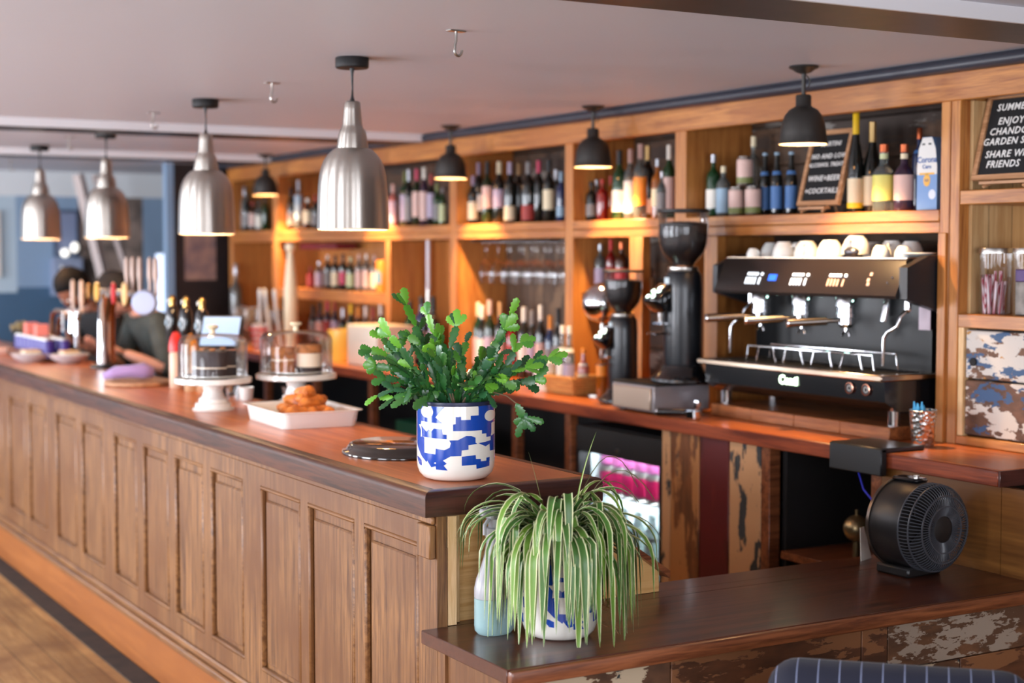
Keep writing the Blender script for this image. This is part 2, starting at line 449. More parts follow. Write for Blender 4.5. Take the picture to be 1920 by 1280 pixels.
# things on the far wall
t = thing('picture_frame', 'blue grey picture frame hanging on the blue far wall', 'picture frame', (3.235, YB - .012, 1.86))
b = MB()
for q in ((-.1, -.08, -.19, .19), (.08, .1, -.19, .19), (-.08, .08, .17, .19), (-.08, .08, -.19, -.17)): b.box(q[0], q[1], -.015, .012, q[2], q[3])
b.build('frame', M('frame_slate', (62, 76, 100), .5), t)
MB().box(-.08, .08, -.004, .008, -.17, .17).build('print', M('print_lilac', (128, 140, 170), .4), t)
m_globe = M('lamp_globe', (255, 250, 240), .3, emis=(255, 250, 240), estr=.9)
t = thing('wall_cabinet', 'pale blue grey cupboard on the far wall under the picture frame', 'cupboard', (3.235, YB - .10, 1.40))
MB().box(-.13, .115, -.01, .1, -.05, .26, .004).build('carcass', M('cabinet_blue_grey', (134, 146, 172), .5), t)
MB().box(-.12, .105, -.022, -.01, -.04, .25, .003).build('door', M('cabinet_door', (140, 152, 178), .45), t)
MB().tube([(-.07, -.04, .20), (-.07, -.05, .12), (-.075, -.05, .03), (-.10, -.04, -.02)], .009).build('handle', m_white, t)
t = thing('wall_light', 'small white globe lamp between picture frame and near pendants, far wall', 'lamp', (3.20, YB - .11, 1.70))
MB().sph((0, 0, 0), .035).sph((.075, -.02, .045), .032, sz=1.3).build('globe', m_globe, t)
MB().cyl((0, .1, .02), (0, 0, .02), .012).build('bracket', m_steel, t)
# two pale sloping stair strings in front of the stone wall
t = thing('staircase', 'pale sloping stair rails in front of the dark stone wall', 'staircase', (3.2, 12.0, 0))
m_rail = M('stair_paint_greige', (178, 164, 160), .5)
for x0, z0, x1, z1, ww in ((-.09, 2.30, .14, 1.30, .045), (.04, 2.30, .30, 1.50, .028)):
    MB().tube([(x0, 0, z0), (x1, 0, z1), (x1 + .02, 0, z1 - .4)], ww, n=4).build('stair_string', m_rail, t)
MB().box(.10, .17, -.03, .03, 0, .92).build('newel_post', m_rail, t)
t = thing('menu_board', 'tall white menu panel at the left end of the blue far wall', 'panel', (2.70, YB - .02, 1.8))
MB().box(-.03, .012, -.01, .02, -.30, .24, .003).build('panel', m_whitem, t)
# ================================================================ front bar
X0, X1, YN, YFAR = 1.79, 2.335, 3.536, 11.6
# --- mahogany top with a darker moulded edge
t = thing('bar_worktop', 'long polished mahogany counter top of the front bar', 'worktop', (0, 0, 0))
MB().box(X0 + .05, X1 - .03, YN + .05, YFAR, ZC - .04, ZC).build('surface', m_mahog, t)
def edge_profile():   # (outward, z) bullnose strip, outward measured from the inner line
    return [(-.0005, ZC), (.034, ZC), (.044, ZC - .003), (.049, ZC - .010), (.05, ZC - .018), (.05, ZC - .064), (.046, ZC - .066), (-.0005, ZC - .066)]
b = MB(); b.prism(edge_profile(), lambda a, z: (X0 + .05 - a, YFAR, z), lambda a, z: (X0 + .05 - a, YN + .05 - max(a, 0), z))
b.build('front_edge', m_mahog_fr, t)
b = MB(); b.prism(edge_profile(), lambda a, z: (X0 + .05 - max(a, 0), YN + .05 - a, z), lambda a, z: (X1 - .03 + max(a, 0) * .6, YN + .05 - a, z))
b.build('end_edge', m_mahog_dk, t)
MB().box(X1 - .03, X1, YN + .05, YFAR, ZC - .05, ZC, .004).build('inner_edge', m_mahog_fr, t)
# --- oak panelled front
XP = 1.826
t = thing('panelled_bar', 'oak panelled front of the long bar with moulded panels', 'bar counter', (0, 0, 0))
zt, zb, pt, pb = ZC - .066, .20, .948, .330
b = MB()
b.box(XP, XP + .026, 3.54, YFAR, pt, zt)            # top rail
b.box(XP, XP + .03, 3.54, YFAR, zb, pb)            # bottom rail
pans = []
y = 3.54
pans = [(3.647, 3.991), (4.057, 4.403), (4.463, 4.804), (4.970, 5.297), (5.380, 5.707), (5.790, 6.115), (6.205, 6.535),
        (6.70, 7.06), (7.16, 7.53), (7.72, 8.09), (8.18, 8.55), (8.74, 9.1), (9.2, 9.56), (9.75, 10.1), (10.2, 10.55), (10.74, 11.1), (11.2, 11.5)]
y = 3.54
for p0, p1 in pans:
    b.box(XP, XP + .03, y, p0, pb, pt); y = p1
b.box(XP, XP + .03, y, YFAR, pb, pt)
b.box(XP - .012, XP, YN + .01, YFAR, zt - .022, zt, .004)     # cove under the top
b.build('oak_frame', m_oak, t)
for (a, c) in pans:
    MB().box(XP + .014, XP + .02, a, c, pb, pt).box(XP + .006, XP + .016, a + .03, c - .03, pb + .03, pt - .045, .006).build('panel', m_oak, t)
    b = MB()
    for q in ((a, c, pt - .014, pt), (a, c, pb, pb + .014), (a, a + .014, pb + .014, pt - .014), (c - .014, c, pb + .014, pt - .014)):
        b.box(XP - .003, XP + .016, *q, .005)
    b.build('panel_moulding', m_oak_y, t)
MB().box(XP - .022, XP + .0, 3.54, YFAR, .20, .232, .008).box(XP - .012, XP + .0, 3.54, YFAR, .232, .262, .006).build('base_moulding', m_oak_y, t)
MB().box(XP + .015, XP + .04, 3.72, YFAR, .0, .20).build('kickboard', m_kick, t)
struct('trim_5', MB().box(XP - .085, XP + .012, 3.60, YFAR, 0, .006, .002), M('skirting_dirt_shade', (52, 38, 28), .8, noise_amt=.5, nscale=12))  # shadow gap and dirt along the kickboard put in as a dark strip
# end of the bar: pale boards above the low ledge
m_paleend = wood('pale_end_boards', (236, 194, 134), (198, 146, 84), 'X', .5, 6, c3=(214, 164, 100))
m_paleend_v = wood('pale_corner_post', (238, 202, 154), (206, 162, 108), 'Z', .55, 9)
t = thing('bar_end_boarding', 'pale timber end of the bar above the low dark ledge', 'panel', (0, 0, 0))
MB().box(1.868, 2.30, 3.575, 3.60, ZL + .001, zt - .001).build('end_board', m_paleend, t)
MB().box(1.858, 1.884, 3.5405, 3.5745, ZL + .001, zt - .001, .001).box(1.884, 1.903, 3.561, 3.5745, ZL + .001, zt - .001, .001).build('corner_post', m_paleend_v, t)
MB().box(1.806, 1.8255, 3.545, 3.62, .92, zt - .023, .003).build('corner_bracket', m_oak, t)
t = thing('bar_end_cheek', 'sloping timber cheek beyond the end of the bar, brown capping', 'cheek panel', (0, 0, 0))
poly = [(2.302, ZL + .001), (2.571, ZL + .001), (2.571, .800), (2.302, .992)]
MB().prism(poly, lambda a, z: (a, 3.601, z), lambda a, z: (a, 3.622, z)).build('cheek_board', m_paleend, t)
cap = [(2.304, .982), (2.304, 1.001), (2.592, .806), (2.592, .783), (2.573, .800)]
MB().prism(cap, lambda a, z: (a, 3.575, z), lambda a, z: (a, 3.64, z)).build('capping', m_ledge_edge, t)
# inside shelves of the bar (behind)
t = thing('bar_carcass', 'dark inner shelving on the working side of the front bar', 'shelving', (0, 0, 0))
MB().box(1.885, 2.28, 3.63, YFAR - .02, .42, .45).build('shelf', m_ledge, t)
MB().box(1.874, 1.884, 3.62, YFAR - .02, .02, zt - .002).build('back_panel', m_void, t)
t = thing('speed_rail', 'steel shelf hung on the inner side of the bar', 'shelf', (0, 0, 0))
MB().box(2.336, 2.50, 4.3, 6.6, .955, .961).box(2.494, 2.50, 4.3, 6.6, .961, 1.0).box(2.336, 2.342, 4.3, 6.6, .961, 1.03).build('tray', m_steel, t)
# --- low ledge
YL0, YL1 = 3.075, 3.60
t = thing('low_ledge', 'low dark wooden ledge wrapping the near end of the bar', 'ledge', (0, 0, 0))
MB().box(1.778, 3.598, YL0 + .02, 3.539, ZL - .035, ZL, .002).box(1.872, 3.598, 3.5391, 3.574, ZL - .035, ZL).box(2.302, 3.598, 3.574, YL1 - .001, ZL - .035, ZL).box(2.574, 3.598, YL1, 3.70, ZL - .035, ZL).build('ledge_board', m_ledge, t)
MB().box(1.778, 3.60, YL0, YL0 + .022, ZL - .04, ZL - .001, .008, seg=2).build('nosing', m_ledge_edge, t)
t = thing('ledge_front', 'patchwork of reclaimed painted boards under the low ledge', 'boarding', (0, 0, 0))
m_rc1 = peeling('reclaimed_grey', (112, 74, 46), [((150, 134, 118), .50), ((86, 58, 38), .55)], 7, 'X', .35, .7, seed=2.1)
m_rc2 = peeling('reclaimed_brown', (100, 60, 36), [((128, 84, 52), .55)], 6, 'X', .3, .55, seed=5.3)
m_rc3 = peeling('reclaimed_chipped', (96, 62, 38), [((184, 164, 136), .50), ((30, 40, 44), .60)], 5, 'X', .5, .7, seed=8.8)
rows = [(.575, .700, [(1.85, 2.25, m_rc3), (2.253, 2.88, m_rc2), (2.883, 2.975, m_rc2), (2.978, 3.60, m_rc1)]),
        (.435, .572, [(1.85, 2.10, m_rc2), (2.103, 2.72, m_rc1), (2.723, 3.25, m_rc3), (3.253, 3.60, m_rc2)]),
        (.30, .432, [(1.85, 2.40, m_rc1), (2.403, 2.95, m_rc2), (2.953, 3.60, m_rc3)]),
        (.15, .297, [(1.85, 2.2, m_rc3), (2.203, 2.9, m_rc1), (2.903, 3.60, m_rc2)]),
        (.0, .147, [(1.85, 2.6, m_rc2), (2.603, 3.60, m_rc1)])]
for z0, z1, segs in rows:
    for a, c, mm in segs: MB().box(a, c, 3.10, 3.12, z0, z1, .002).build('board', mm, t)
MB().box(1.83, 1.85, 3.10, 3.535, 0, ZL - .041).build('side_panel', m_oak, t)
b = MB()
b.box(1.822, 1.83, 3.13, 3.17, .05, .70).box(1.822, 1.83, 3.49, 3.53, .05, .70)
b.build('side_stile', m_oak, t)
# wooden wall panel on the right, between ledge and back counter
t = thing('right_end_panel', 'brown plywood panel behind the black fan, under the back counter', 'panel', (0, 0, 0))
m_ply = wood('plywood_dark', (134, 88, 40), (94, 56, 22), 'Y', .42, 3, c3=(108, 66, 28), bump=.04)
MB().box(3.60, 3.62, 3.28, 3.82, ZL, 1.012).build('ply_sheet', m_ply, t)
MB().box(3.60, 3.62, 2.6, 3.277, .0, 1.008).build('ply_sheet', m_ply, t)
MB().box(3.598, 3.625, 3.79, 3.835, ZL, 1.012).build('edge_post', m_ledge_edge, t)
# ================================================================ back counter and everything under it
XB = 3.575
t = thing('back_worktop', 'long reddish timber back counter under the bottle shelves', 'worktop', (0, 0, 0))
MB().box(XB + .012, 4.30, 3.27, 10.9, ZB - .045, ZB, .003).build('surface', m_mahog, t)
MB().box(XB, XB + .013, 3.27, 10.9, ZB - .05, ZB - .001, .003).build('front_edge', wood('back_edge', (150, 70, 38), (96, 38, 20), 'Y', .3, 5, coat=.2), t)
MB().box(XB + .0, 3.98, 3.262, 3.271, ZB - .05, ZB - .001, .002).build('end_edge', m_mahog_dk, t)
XU = 3.62     # front plane of the cabinets
zt = ZB - .052
m_p1 = peeling('plank_ochre', (132, 78, 38), [((172, 116, 66), .49), ((70, 58, 48), .60)], 3.2, 'Z', .22, .55, seed=1.0)
m_p2 = peeling('plank_maroon', (104, 36, 32), [((92, 28, 28), .45), ((190, 130, 96), .72)], 3.2, 'Z', .22, .4, seed=4.0)
m_p3 = peeling('plank_peeling_cream', (60, 62, 64), [((196, 148, 104), .455), ((52, 56, 60), .60)], 4.2, 'Z', .3, .6, seed=7.4)
t = thing('plank_cladding', 'upright reclaimed planks in ochre, maroon and peeling cream beside the fridge', 'cladding', (0, 0, 0))
for a, c, mm in ((5.0, 5.055, m_p3), (4.81, 4.995, m_p1), (4.625, 4.805, m_p2), (4.435, 4.62, m_p3)):
    MB().box(XU, XU + .022, a, c, .05, zt, .003).build('plank', mm, t)
MB().box(XU, XU + .05, 4.385, 4.432, .0, zt, .002).build('end_post', m_ledge_edge, t)
# open black cabinet with a timber shelf
t = thing('open_cabinet', 'open black cabinet under the back counter beside the planks', 'cabinet', (0, 0, 0))
b = MB(); b.box(4.24, 4.26, 3.84, 4.384, 0, zt); b.box(XU + .06, 4.24, 4.36, 4.383, 0, zt); b.box(XU + .03, 4.24, 3.84, 3.86, 0, zt)
b.build('carcass', m_void, t)
MB().box(XU + .03, 4.235, 3.865, 4.355, .600, .628, .002).build('shelf', m_ledge_edge, t)
# fridge
t = thing('bottle_fridge', 'black glass-fronted bottle fridge lit cool white under the back counter', 'fridge', (0, 0, 0))
b = MB(); FX0, FX1 = XU + .02, 4.2
b.box(FX0 + .04, FX1, 5.075, 5.10, .05, .96); b.box(FX0 + .04, FX1, 5.70, 5.725, .05, .96); b.box(FX0 + .04, FX1, 5.10, 5.70, .93, .96); b.box(FX0 + .04, FX1, 5.10, 5.70, .05, .09)
b.build('carcass', m_black, t)
MB().box(4.17, 4.18, 5.1, 5.7, .09, .93).box(FX0 + .06, 4.17, 5.1, 5.105, .09, .93).box(FX0 + .06, 4.17, 5.695, 5.7, .09, .93).build('liner', M('fridge_liner', (226, 238, 240), .35), t)
b = MB(); b.box(FX0, FX0 + .035, 5.075, 5.725, .845, .958, .003); b.box(FX0, FX0 + .035, 5.075, 5.725, .06, .12, .003)
b.box(FX0, FX0 + .035, 5.075, 5.10, .12, .845); b.box(FX0, FX0 + .035, 5.70, 5.725, .12, .845)
d = b.build('door', m_black, t)
MB().box(FX0 + .012, FX0 + .018, 5.10, 5.70, .12, .845).build('pane', m_glass2, d)
MB().cyl((FX0 - .004, 5.40, .875), (FX0, 5.40, .875), .011, n=14).build('badge', m_steel, d)
for z in (.66, .40):
    b = MB()
    for k in range(26): b.cyl((FX0 + .07, 5.11 + k * .0232, z), (4.16, 5.11 + k * .0232, z), .002, n=4)
    b.cyl((FX0 + .07, 5.105, z), (FX0 + .07, 5.695, z), .003, n=5); b.build('wire_shelf', m_steel, t)
fl = MB().box(4.0, 4.15, 5.15, 5.65, .918, .926).build('strip_light', M('fridge_led', (235, 250, 255), .5, emis=(225, 245, 255), estr=5), t)
area('fridge_light', (3.9, 5.4, .915), (3.9, 5.4, 0), .45, .55, 30, (.80, .95, 1.0))
# open bays to the left of the fridge
t = thing('under_counter_bays', 'dark open bays with timber posts under the back counter', 'shelving', (0, 0, 0))
for yy in (5.742, 6.21, 7.0, 7.8, 8.6, 9.4, 10.2):
    MB().box(XU, XU + .04, yy, yy + .045, .02, zt, .002).build('post', m_ledge_edge, t)
MB().box(4.22, 4.24, 5.8, 10.8, .02, zt).build('back_panel', m_void, t)
MB().box(XU + .045, 4.21, 5.80, 10.8, .55, .575).box(XU + .045, 4.21, 5.80, 10.8, .06, .08).build('shelf', m_ledge, t)
MB().box(XU + .03, 4.2, 10.78, 10.8, .09, .54).build('end_panel', m_void, t)

# ================================================================ tall back bar shelving
t = thing('back_bar_shelving', 'tall varnished pine shelving holding the bottles behind the bar', 'shelving', (0, 0, 0))
SB = 4.298
ZS = 1.858
ups = [(3.80, 3.842), (3.845, 3.888), (5.345, 5.424), (6.24, 6.31), (7.41, 7.49), (10.0, 10.1), (10.9, 10.97)]
for a, c in ups:
    MB().box(XF, SB, a, c, ZB, 2.325, .002).build('upright', m_pine_v, t)
bays = [(3.30, 3.80), (3.888, 5.345), (5.424, 6.24), (6.31, 7.41), (7.49, 10.0), (10.1, 10.9)]
MB().box(XF - .01, XF + .03, 3.30, 10.97, 2.222, 2.325, .003).build('top_rail', m_pine, t)
MB().box(XF + .03, SB, 3.30, 10.97, 2.30, 2.325).build('top_board', m_pine, t)
for a, c in bays[1:]:
    MB().box(XF - .004, SB, a, c, ZS - .040, ZS, .003).build('shelf', m_pine, t)
    MB().box(XF, XF + .03, a, c, ZS - .079, ZS - .042, .002).build('shelf_lip', m_pine, t)
# frame round the coffee machine
MB().box(XF, XF + .05, 5.125, 5.215, ZB, ZS - .08, .002).build('frame_post', m_pine_v, t)
MB().box(XF - .012, XF, 3.848, 3.884, ZB, ZS - .08, .002).build('frame_post', m_pine_v, t)
MB().box(XF + .05, SB, 5.19, 5.215, ZB, ZS - .08).build('side_panel', m_pine_v, t)
# bay with a middle post
MB().box(XF, XF + .045, 5.665, 5.765, ZB, ZS - .08, .002).build('frame_post', m_pine_v, t)
# low shelf and its side at the left
MB().box(XF, XF + .34, 8.30, 10.0, 1.398, 1.468, .004).build('low_shelf', m_pine, t)
MB().box(XF, SB, 8.24, 8.30, ZB, ZS - .08, .002).build('side_panel', m_pine_v, t)
MB().box(XF + .30, SB, 8.30, 10.0, ZB, ZS - .08).build('pine_back', m_pine_v, t)
MB().box(XF + .30, SB, 10.1, 10.9, ZB, ZS - .08).build('pine_back', m_pine_v, t)
MB().box(XF + .30, SB, 7.49, 8.24, ZB, ZS - .08).build('pine_back', m_pine_v, t)
m_greyb = peeling('smoked_back_boards', (96, 76, 58), [((120, 96, 72), .55)], 3, 'Z', .2, .6, seed=3.3)
MB().box(XF + .31, SB, 6.31, 7.41, ZB, ZS - .08).build('back_board', m_greyb, t)
MB().box(XF + .31, SB, 5.424, 5.66, ZB, ZS - .08).build('back_board', m_greyb, t)
# right hand bay: pale boards, two shelves, painted drawers
MB().box(SB - .025, SB, 3.30, 3.80, 1.10, 2.222).build('pale_back_boards', wood('pale_back', (218, 184, 134), (184, 142, 92), 'Z', .55, 6, planks=('Y', .113), c3=(192, 150, 96)), t)
MB().box(XF + .045, SB - .026, 3.785, 3.799, 1.10, 2.222).build('pale_side_boards', m_pine_pale, t)
MB().box(XF, SB, 3.30, 3.798, 1.872, 1.920, .003).build('shelf', m_pine, t)
MB().box(XF, SB, 3.30, 3.798, 1.458, 1.504, .003).build('shelf', m_pine, t)
MB().box(XF, XF + .04, 3.30, 3.80, ZB + .001, 1.092, .003).build('base_rail', m_pine, t)
MB().box(XF + .005, XF + .03, 3.775, 3.798, 1.092, 1.458).build('drawer_stile', m_paleend_v, t)
t = thing('drawer_unit', 'drawers with flaking white and blue paint below the jars', 'drawer unit', (0, 0, 0))
m_dr1 = peeling('drawer_paint_upper', (122, 84, 60), [((200, 190, 180), .47), ((58, 84, 118), .57), ((176, 124, 60), .64)], 6, 'Y', .45, .65, seed=12.0)
m_dr2 = peeling('drawer_paint_lower', (116, 78, 56), [((202, 190, 178), .49), ((56, 82, 118), .55)], 5, 'Y', .45, .65, seed=17.0)
MB().box(XF + .06, SB - .03, 3.33, 3.77, 1.095, 1.455).build('carcass', m_void, t)
for z0, z1, mm in ((1.288, 1.450, m_dr1), (1.096, 1.282, m_dr2)):
    d = MB().box(XF + .012, XF + .055, 3.31, 3.772, z0, z1, .004).build('drawer', mm, t)
    MB().cyl((XF + .006, 3.735, (z0 + z1) / 2 - .025), (XF + .0125, 3.735, (z0 + z1) / 2 - .025), .014).build('finger_hole', m_void, d) if z0 > 1.2 else None
# dark round moulding between ceiling and shelving
struct('trim_4', MB().tube([(3.915, y, 2.337 + .0) for y in (2.9, 5, 7, 9, 11.2)], .024, 12), M('cove_dark_blue_grey', (46, 48, 58), .4))
# ================================================================ lamps and ceiling hooks
def spot_light(parent, z, power, color, tilt):
    l = bpy.data.lights.new('lamp_light', 'SPOT'); l.energy = power; l.color = color; l.shadow_soft_size = .014; l.spot_size = radians(82); l.spot_blend = .55
    o = bpy.data.objects.new('lamp_light', l); o.location = (0, 0, z); o.rotation_euler = (0, -tilt, 0); col.objects.link(o); o.parent = parent
def bulb_light(parent, z, power, color=(1.0, .70, .40), r=.028):
    l = bpy.data.lights.new('lamp_light', 'POINT'); l.energy = power; l.color = color; l.shadow_soft_size = r
    o = bpy.data.objects.new('lamp_light', l); o.location = (0, 0, z); col.objects.link(o); o.parent = parent
m_bulb = M('bulb_warm', (255, 214, 160), .3, emis=(255, 200, 130), estr=9)
def pendant(loc, label):
    t = thing('pendant_lamp', label, 'lamp', loc, 0, 'spun aluminium pendants over the bar')
    MB().lathe([(0, 0), (.054, 0), (.056, -.003), (.056, -.032), (.052, -.036), (0, -.036)], n=32).build('ceiling_rose', m_black, t)
    MB().tube([(0, 0, -.034), (0, 0, -.055), (.001, .001, -.10), (0, 0, -.128), (0, 0, -.145)], [.009, .0045, .003, .0045, .009], 8).build('cord', m_black, t)
    pr = [(0, 0), (.022, 0), (.027, -.004), (.029, -.03), (.0335, -.078), (.036, -.088), (.043, -.098), (.047, -.112), (.0525, -.148), (.053, -.156), (.060, -.158), (.066, -.161),
          (.082, -.176), (.0965, -.196), (.106, -.220), (.1125, -.248), (.116, -.28), (.1185, -.32), (.120, -.37), (.121, -.424)]
    pr = [(r, z - .145) for r, z in pr]
    MB().lathe(pr + [(.1190, -.5685)], n=64).build('shade', m_pend, t, ang=60)
    inn = [(max(r - .004, .004), z - .004) for r, z in pr[3:]]
    MB().lathe([(.1190, -.5685)] + [(r, z) for r, z in reversed(inn)] + [(0, -.19)], n=48).build('shade_lining', m_pend_in, t, ang=60)
    MB().lathe([(0, -.40), (.013, -.41), (.016, -.43), (.028, -.47), (.03, -.49), (.022, -.515), (0, -.523)], n=20).build('bulb', m_bulb, t)
    bulb_light(t, -.54, 7.5)
    return t
def on_ceiling(u, v): p = atZ(u, v, CEIL); return (p.x, p.y, CEIL)
PEND = [((660, 108), 'nearest and largest brushed aluminium pendant lamp over the bar'),
        ((385, 186), 'second nearest brushed aluminium pendant lamp over the bar'),
        ((198, 247), 'third aluminium pendant lamp, second from the left, over the taps'),
        ((74, 272), 'farthest aluminium pendant lamp, leftmost of the row')]
for (u, v), lb in PEND: pendant(on_ceiling(u, v), lb)
# pulley hooks
HK = [((855, 57), 'nearest steel ceiling hook, right of the nearest pendant'), ((510, 155), 'steel ceiling hook between the two nearest pendants'),
      ((287, 211), 'steel ceiling hook left of the second pendant'), ((130, 256), 'steel ceiling hook between the two farthest pendants'), ((20, 300), 'faint steel ceiling hook at the far left edge')]
for (u, v), lb in HK:
    t = thing('ceiling_hook', lb, 'hook', on_ceiling(u, v), radians(12), 'hooks screwed into the ceiling')
    MB().box(-.030, .030, -.012, .012, -.004, 0, .001).build('plate', m_steel, t)
    pts = [(0, 0, -.004), (0, 0, -.03), (-.004, 0, -.042)] + [(.008 + .014 * cos(a), 0, -.058 + .015 * sin(a)) for a in [pi * .85 + k * pi * 1.22 / 9 for k in range(10)]]
    MB().tube(pts, .0042, 8).build('hook', m_steel, t)
# gunmetal spot lamps along the shelving
SC = [((1507, 143), 'gunmetal dome spot lamp in front of the espresso machine shelf'), ((1112, 208), 'gunmetal dome lamp hanging before the second bottle bay'),
      ((845, 252), 'gunmetal dome lamp just right of the nearest pendant'), ((662, 285), 'dome lamp hidden behind the nearest pendant, glow on the shelf below'), ((490, 318), 'small dark dome lamp at the far end of the shelving')]
for i, ((u, v), lb) in enumerate(SC):
    X = (3.62, 3.80, 3.76, 3.76, 3.80)[i]
    yy = [4.51, 6.07, 7.62, 9.2, 10.55][i]
    yy = atX(u, v, X).y if i != 4 else 9.85
    t = thing('dome_lamp', lb, 'lamp', (X, yy, CEIL), 0, 'gunmetal dome lamps along the shelving')
    MB().lathe([(0, 0), (.050, 0), (.052, -.006), (.046, -.010), (.040, -.012), (.026, -.022), (.012, -.027), (0, -.028)], n=28).build('ceiling_rose', m_gun, t)
    MB().cyl((0, 0, -.026), (0, 0, -.10), .0075, n=10).tube([(.012, .0, -.03), (.026, 0, -.045), (.028, 0, -.06), (.018, 0, -.075)], .002, 6).build('stem', m_gun, t)
    pr = [(0, -.098), (.024, -.100), (.027, -.105), (.027, -.138), (.031, -.142), (.050, -.152), (.065, -.172), (.075, -.20), (.080, -.235), (.083, -.262), (.086, -.27)]
    MB().lathe(pr, n=36).build('shade', m_gun, t, ang=60)
    MB().lathe([(.086, -.27)] + [(r - .003, z - .002) for r, z in reversed(pr[4:])] + [(0, -.15)], n=36).build('shade_lining', m_pend_in, t, ang=60)
    MB().lathe([(0, -.165), (.010, -.166), (.016, -.175), (.018, -.19), (.012, -.206), (0, -.21)], n=16).build('bulb', m_bulb, t)
    spot_light(t, -.238, 62 if i else 48, (1.0, .62, .28), radians(24 if i == 0 else 14)); bulb_light(t, -.225, 3, (1.0, .66, .32), .012)
# ================================================================ bottles
def bglass(name, rgb, rough=.06, trans=.0):
    return M(name, rgb, rough, coat=.3, trans=trans, spec=.6)
G = {'dk': bglass('glass_near_black', (16, 20, 18)), 'gr': bglass('glass_green', (14, 62, 30), trans=.3), 'dg': bglass('glass_olive', (30, 44, 22), trans=.2),
     'cl': M('glass_pale', (176, 186, 184), .05, trans=.85, coat=.2), 'am': bglass('liquor_amber', (168, 92, 24), trans=.35), 'br': bglass('liquor_brown', (74, 38, 20), trans=.2),
     'rd': bglass('liquor_red', (130, 22, 20), trans=.3), 'bl': bglass('glass_blue', (36, 52, 92), trans=.2), 'pk': bglass('liquor_pink', (206, 128, 120), trans=.4), 'pu': bglass('glass_plum', (52, 34, 52), trans=.1)}
_cols = {'white': (226, 220, 208), 'cream': (222, 206, 172), 'black': (22, 22, 24), 'silver': (170, 172, 178), 'mauve': (132, 112, 132), 'tan': (172, 132, 88), 'pink': (190, 62, 92), 'redl': (150, 40, 32),
         'orange': (226, 140, 44), 'yellow': (240, 196, 20), 'lime': (206, 202, 104), 'copper': (190, 98, 60), 'blue': (62, 104, 158), 'pblue': (140, 166, 186), 'rose': (206, 172, 162), 'grey': (122, 118, 118),
         'red': (186, 28, 30), 'teal': (48, 128, 140), 'gold': (200, 168, 112), 'olive': (110, 116, 60), 'ogr': (190, 196, 150), 'lilac': (170, 156, 178)}
PM = {k: M('paper_' + k, v, .55 if k not in ('silver', 'gold', 'copper') else .3, metal=.75 if k in ('silver', 'gold', 'copper') else 0) for k, v in _cols.items()}
PROF = {
 'wine': ([(0, 0), (.94, 0), (1, .012), (1, .60), (.93, .655), (.70, .705), (.46, .745), (.37, .79), (.355, .97)], .80),
 'hock': ([(0, 0), (.94, 0), (1, .012), (1, .42), (.93, .52), (.72, .63), (.50, .72), (.40, .80), (.37, .97)], .78),
 'champ': ([(0, 0), (.94, 0), (1, .02), (1, .42), (.92, .52), (.70, .62), (.48, .70), (.38, .78), (.34, .95)], .66),
 'spirit': ([(0, 0), (.95, 0), (1, .02), (1, .62), (.93, .68), (.62, .735), (.38, .77), (.33, .80), (.33, .92)], .87),
 'gin': ([(0, 0), (.95, 0), (1, .02), (1, .50), (.95, .57), (.70, .645), (.42, .69), (.36, .72), (.36, .90)], .88),
 'beer': ([(0, 0), (.95, 0), (1, .02), (1, .52), (.90, .60), (.58, .72), (.42, .80), (.40, .96)], .955),
 'can': ([(0, .02), (.80, .0), (.86, .01), (1, .06), (1, .90), (.88, .965), (.88, .985), (.82, .985), (.80, .97), (0, .97)], 2),
}
ORD = ['leftmost', 'second from left', 'third from left', 'fourth from left', 'fifth from left', 'sixth from left', 'seventh from left', 'eighth from left', 'ninth from left', 'tenth from left', 'eleventh from left', 'twelfth from left', 'thirteenth from left', 'fourteenth from left']
def bottle_at(p, r, h, kind, g, cap, lab, band, label, group, extra=None, cat='bottle', rz=0):
    t = thing('bottle' if kind != 'can' else 'drinks_can', label, cat if kind != 'can' else 'can', p, rz, group)
    prof, capz = PROF[kind]
    pr = [(a * r, z * h) for a, z in prof]
    if kind != 'can': pr += [(0, pr[-1][1])]
    n = 20
    MB().lathe(pr, n=n).build('glass' if kind != 'can' else 'can_body', G[g] if kind != 'can' else m_steel, t, ang=50)
    if lab:
        z0, z1 = band
        MB().lathe([(r * 1.012, h * z0), (r * 1.012, h * z1)], n=n).build('paper_label' if kind != 'can' else 'printed_sleeve', PM[lab], t)
    if extra:
        for (z0, z1, c) in extra:
            rr = r * 1.02
            for i in range(len(prof) - 1):
                if prof[i][1] <= (z0 + z1) / 2 <= prof[i + 1][1]:
                    f = lambda z: r * (prof[i][0] + (prof[i + 1][0] - prof[i][0]) * (z - prof[i][1]) / max(1e-6, prof[i + 1][1] - prof[i][1])) * 1.04
                    MB().lathe([(f(z0), z0 * h), (f(z1), z1 * h)], n=n).build('label_band', PM[c], t)
                    break
    if cap and kind != 'can':
        rt = prof[-1][0] * r * 1.12
        rb = rt * (1.05 if kind != 'champ' else 1.25)
        MB().lathe([(rb, capz * h), (rt * 1.02, capz * h + .3 * (1 - capz) * h), (rt * 1.02, h * .995), (rt * .9, h), (0, h)], n=14).build('cap', PM[cap], t)
    return t
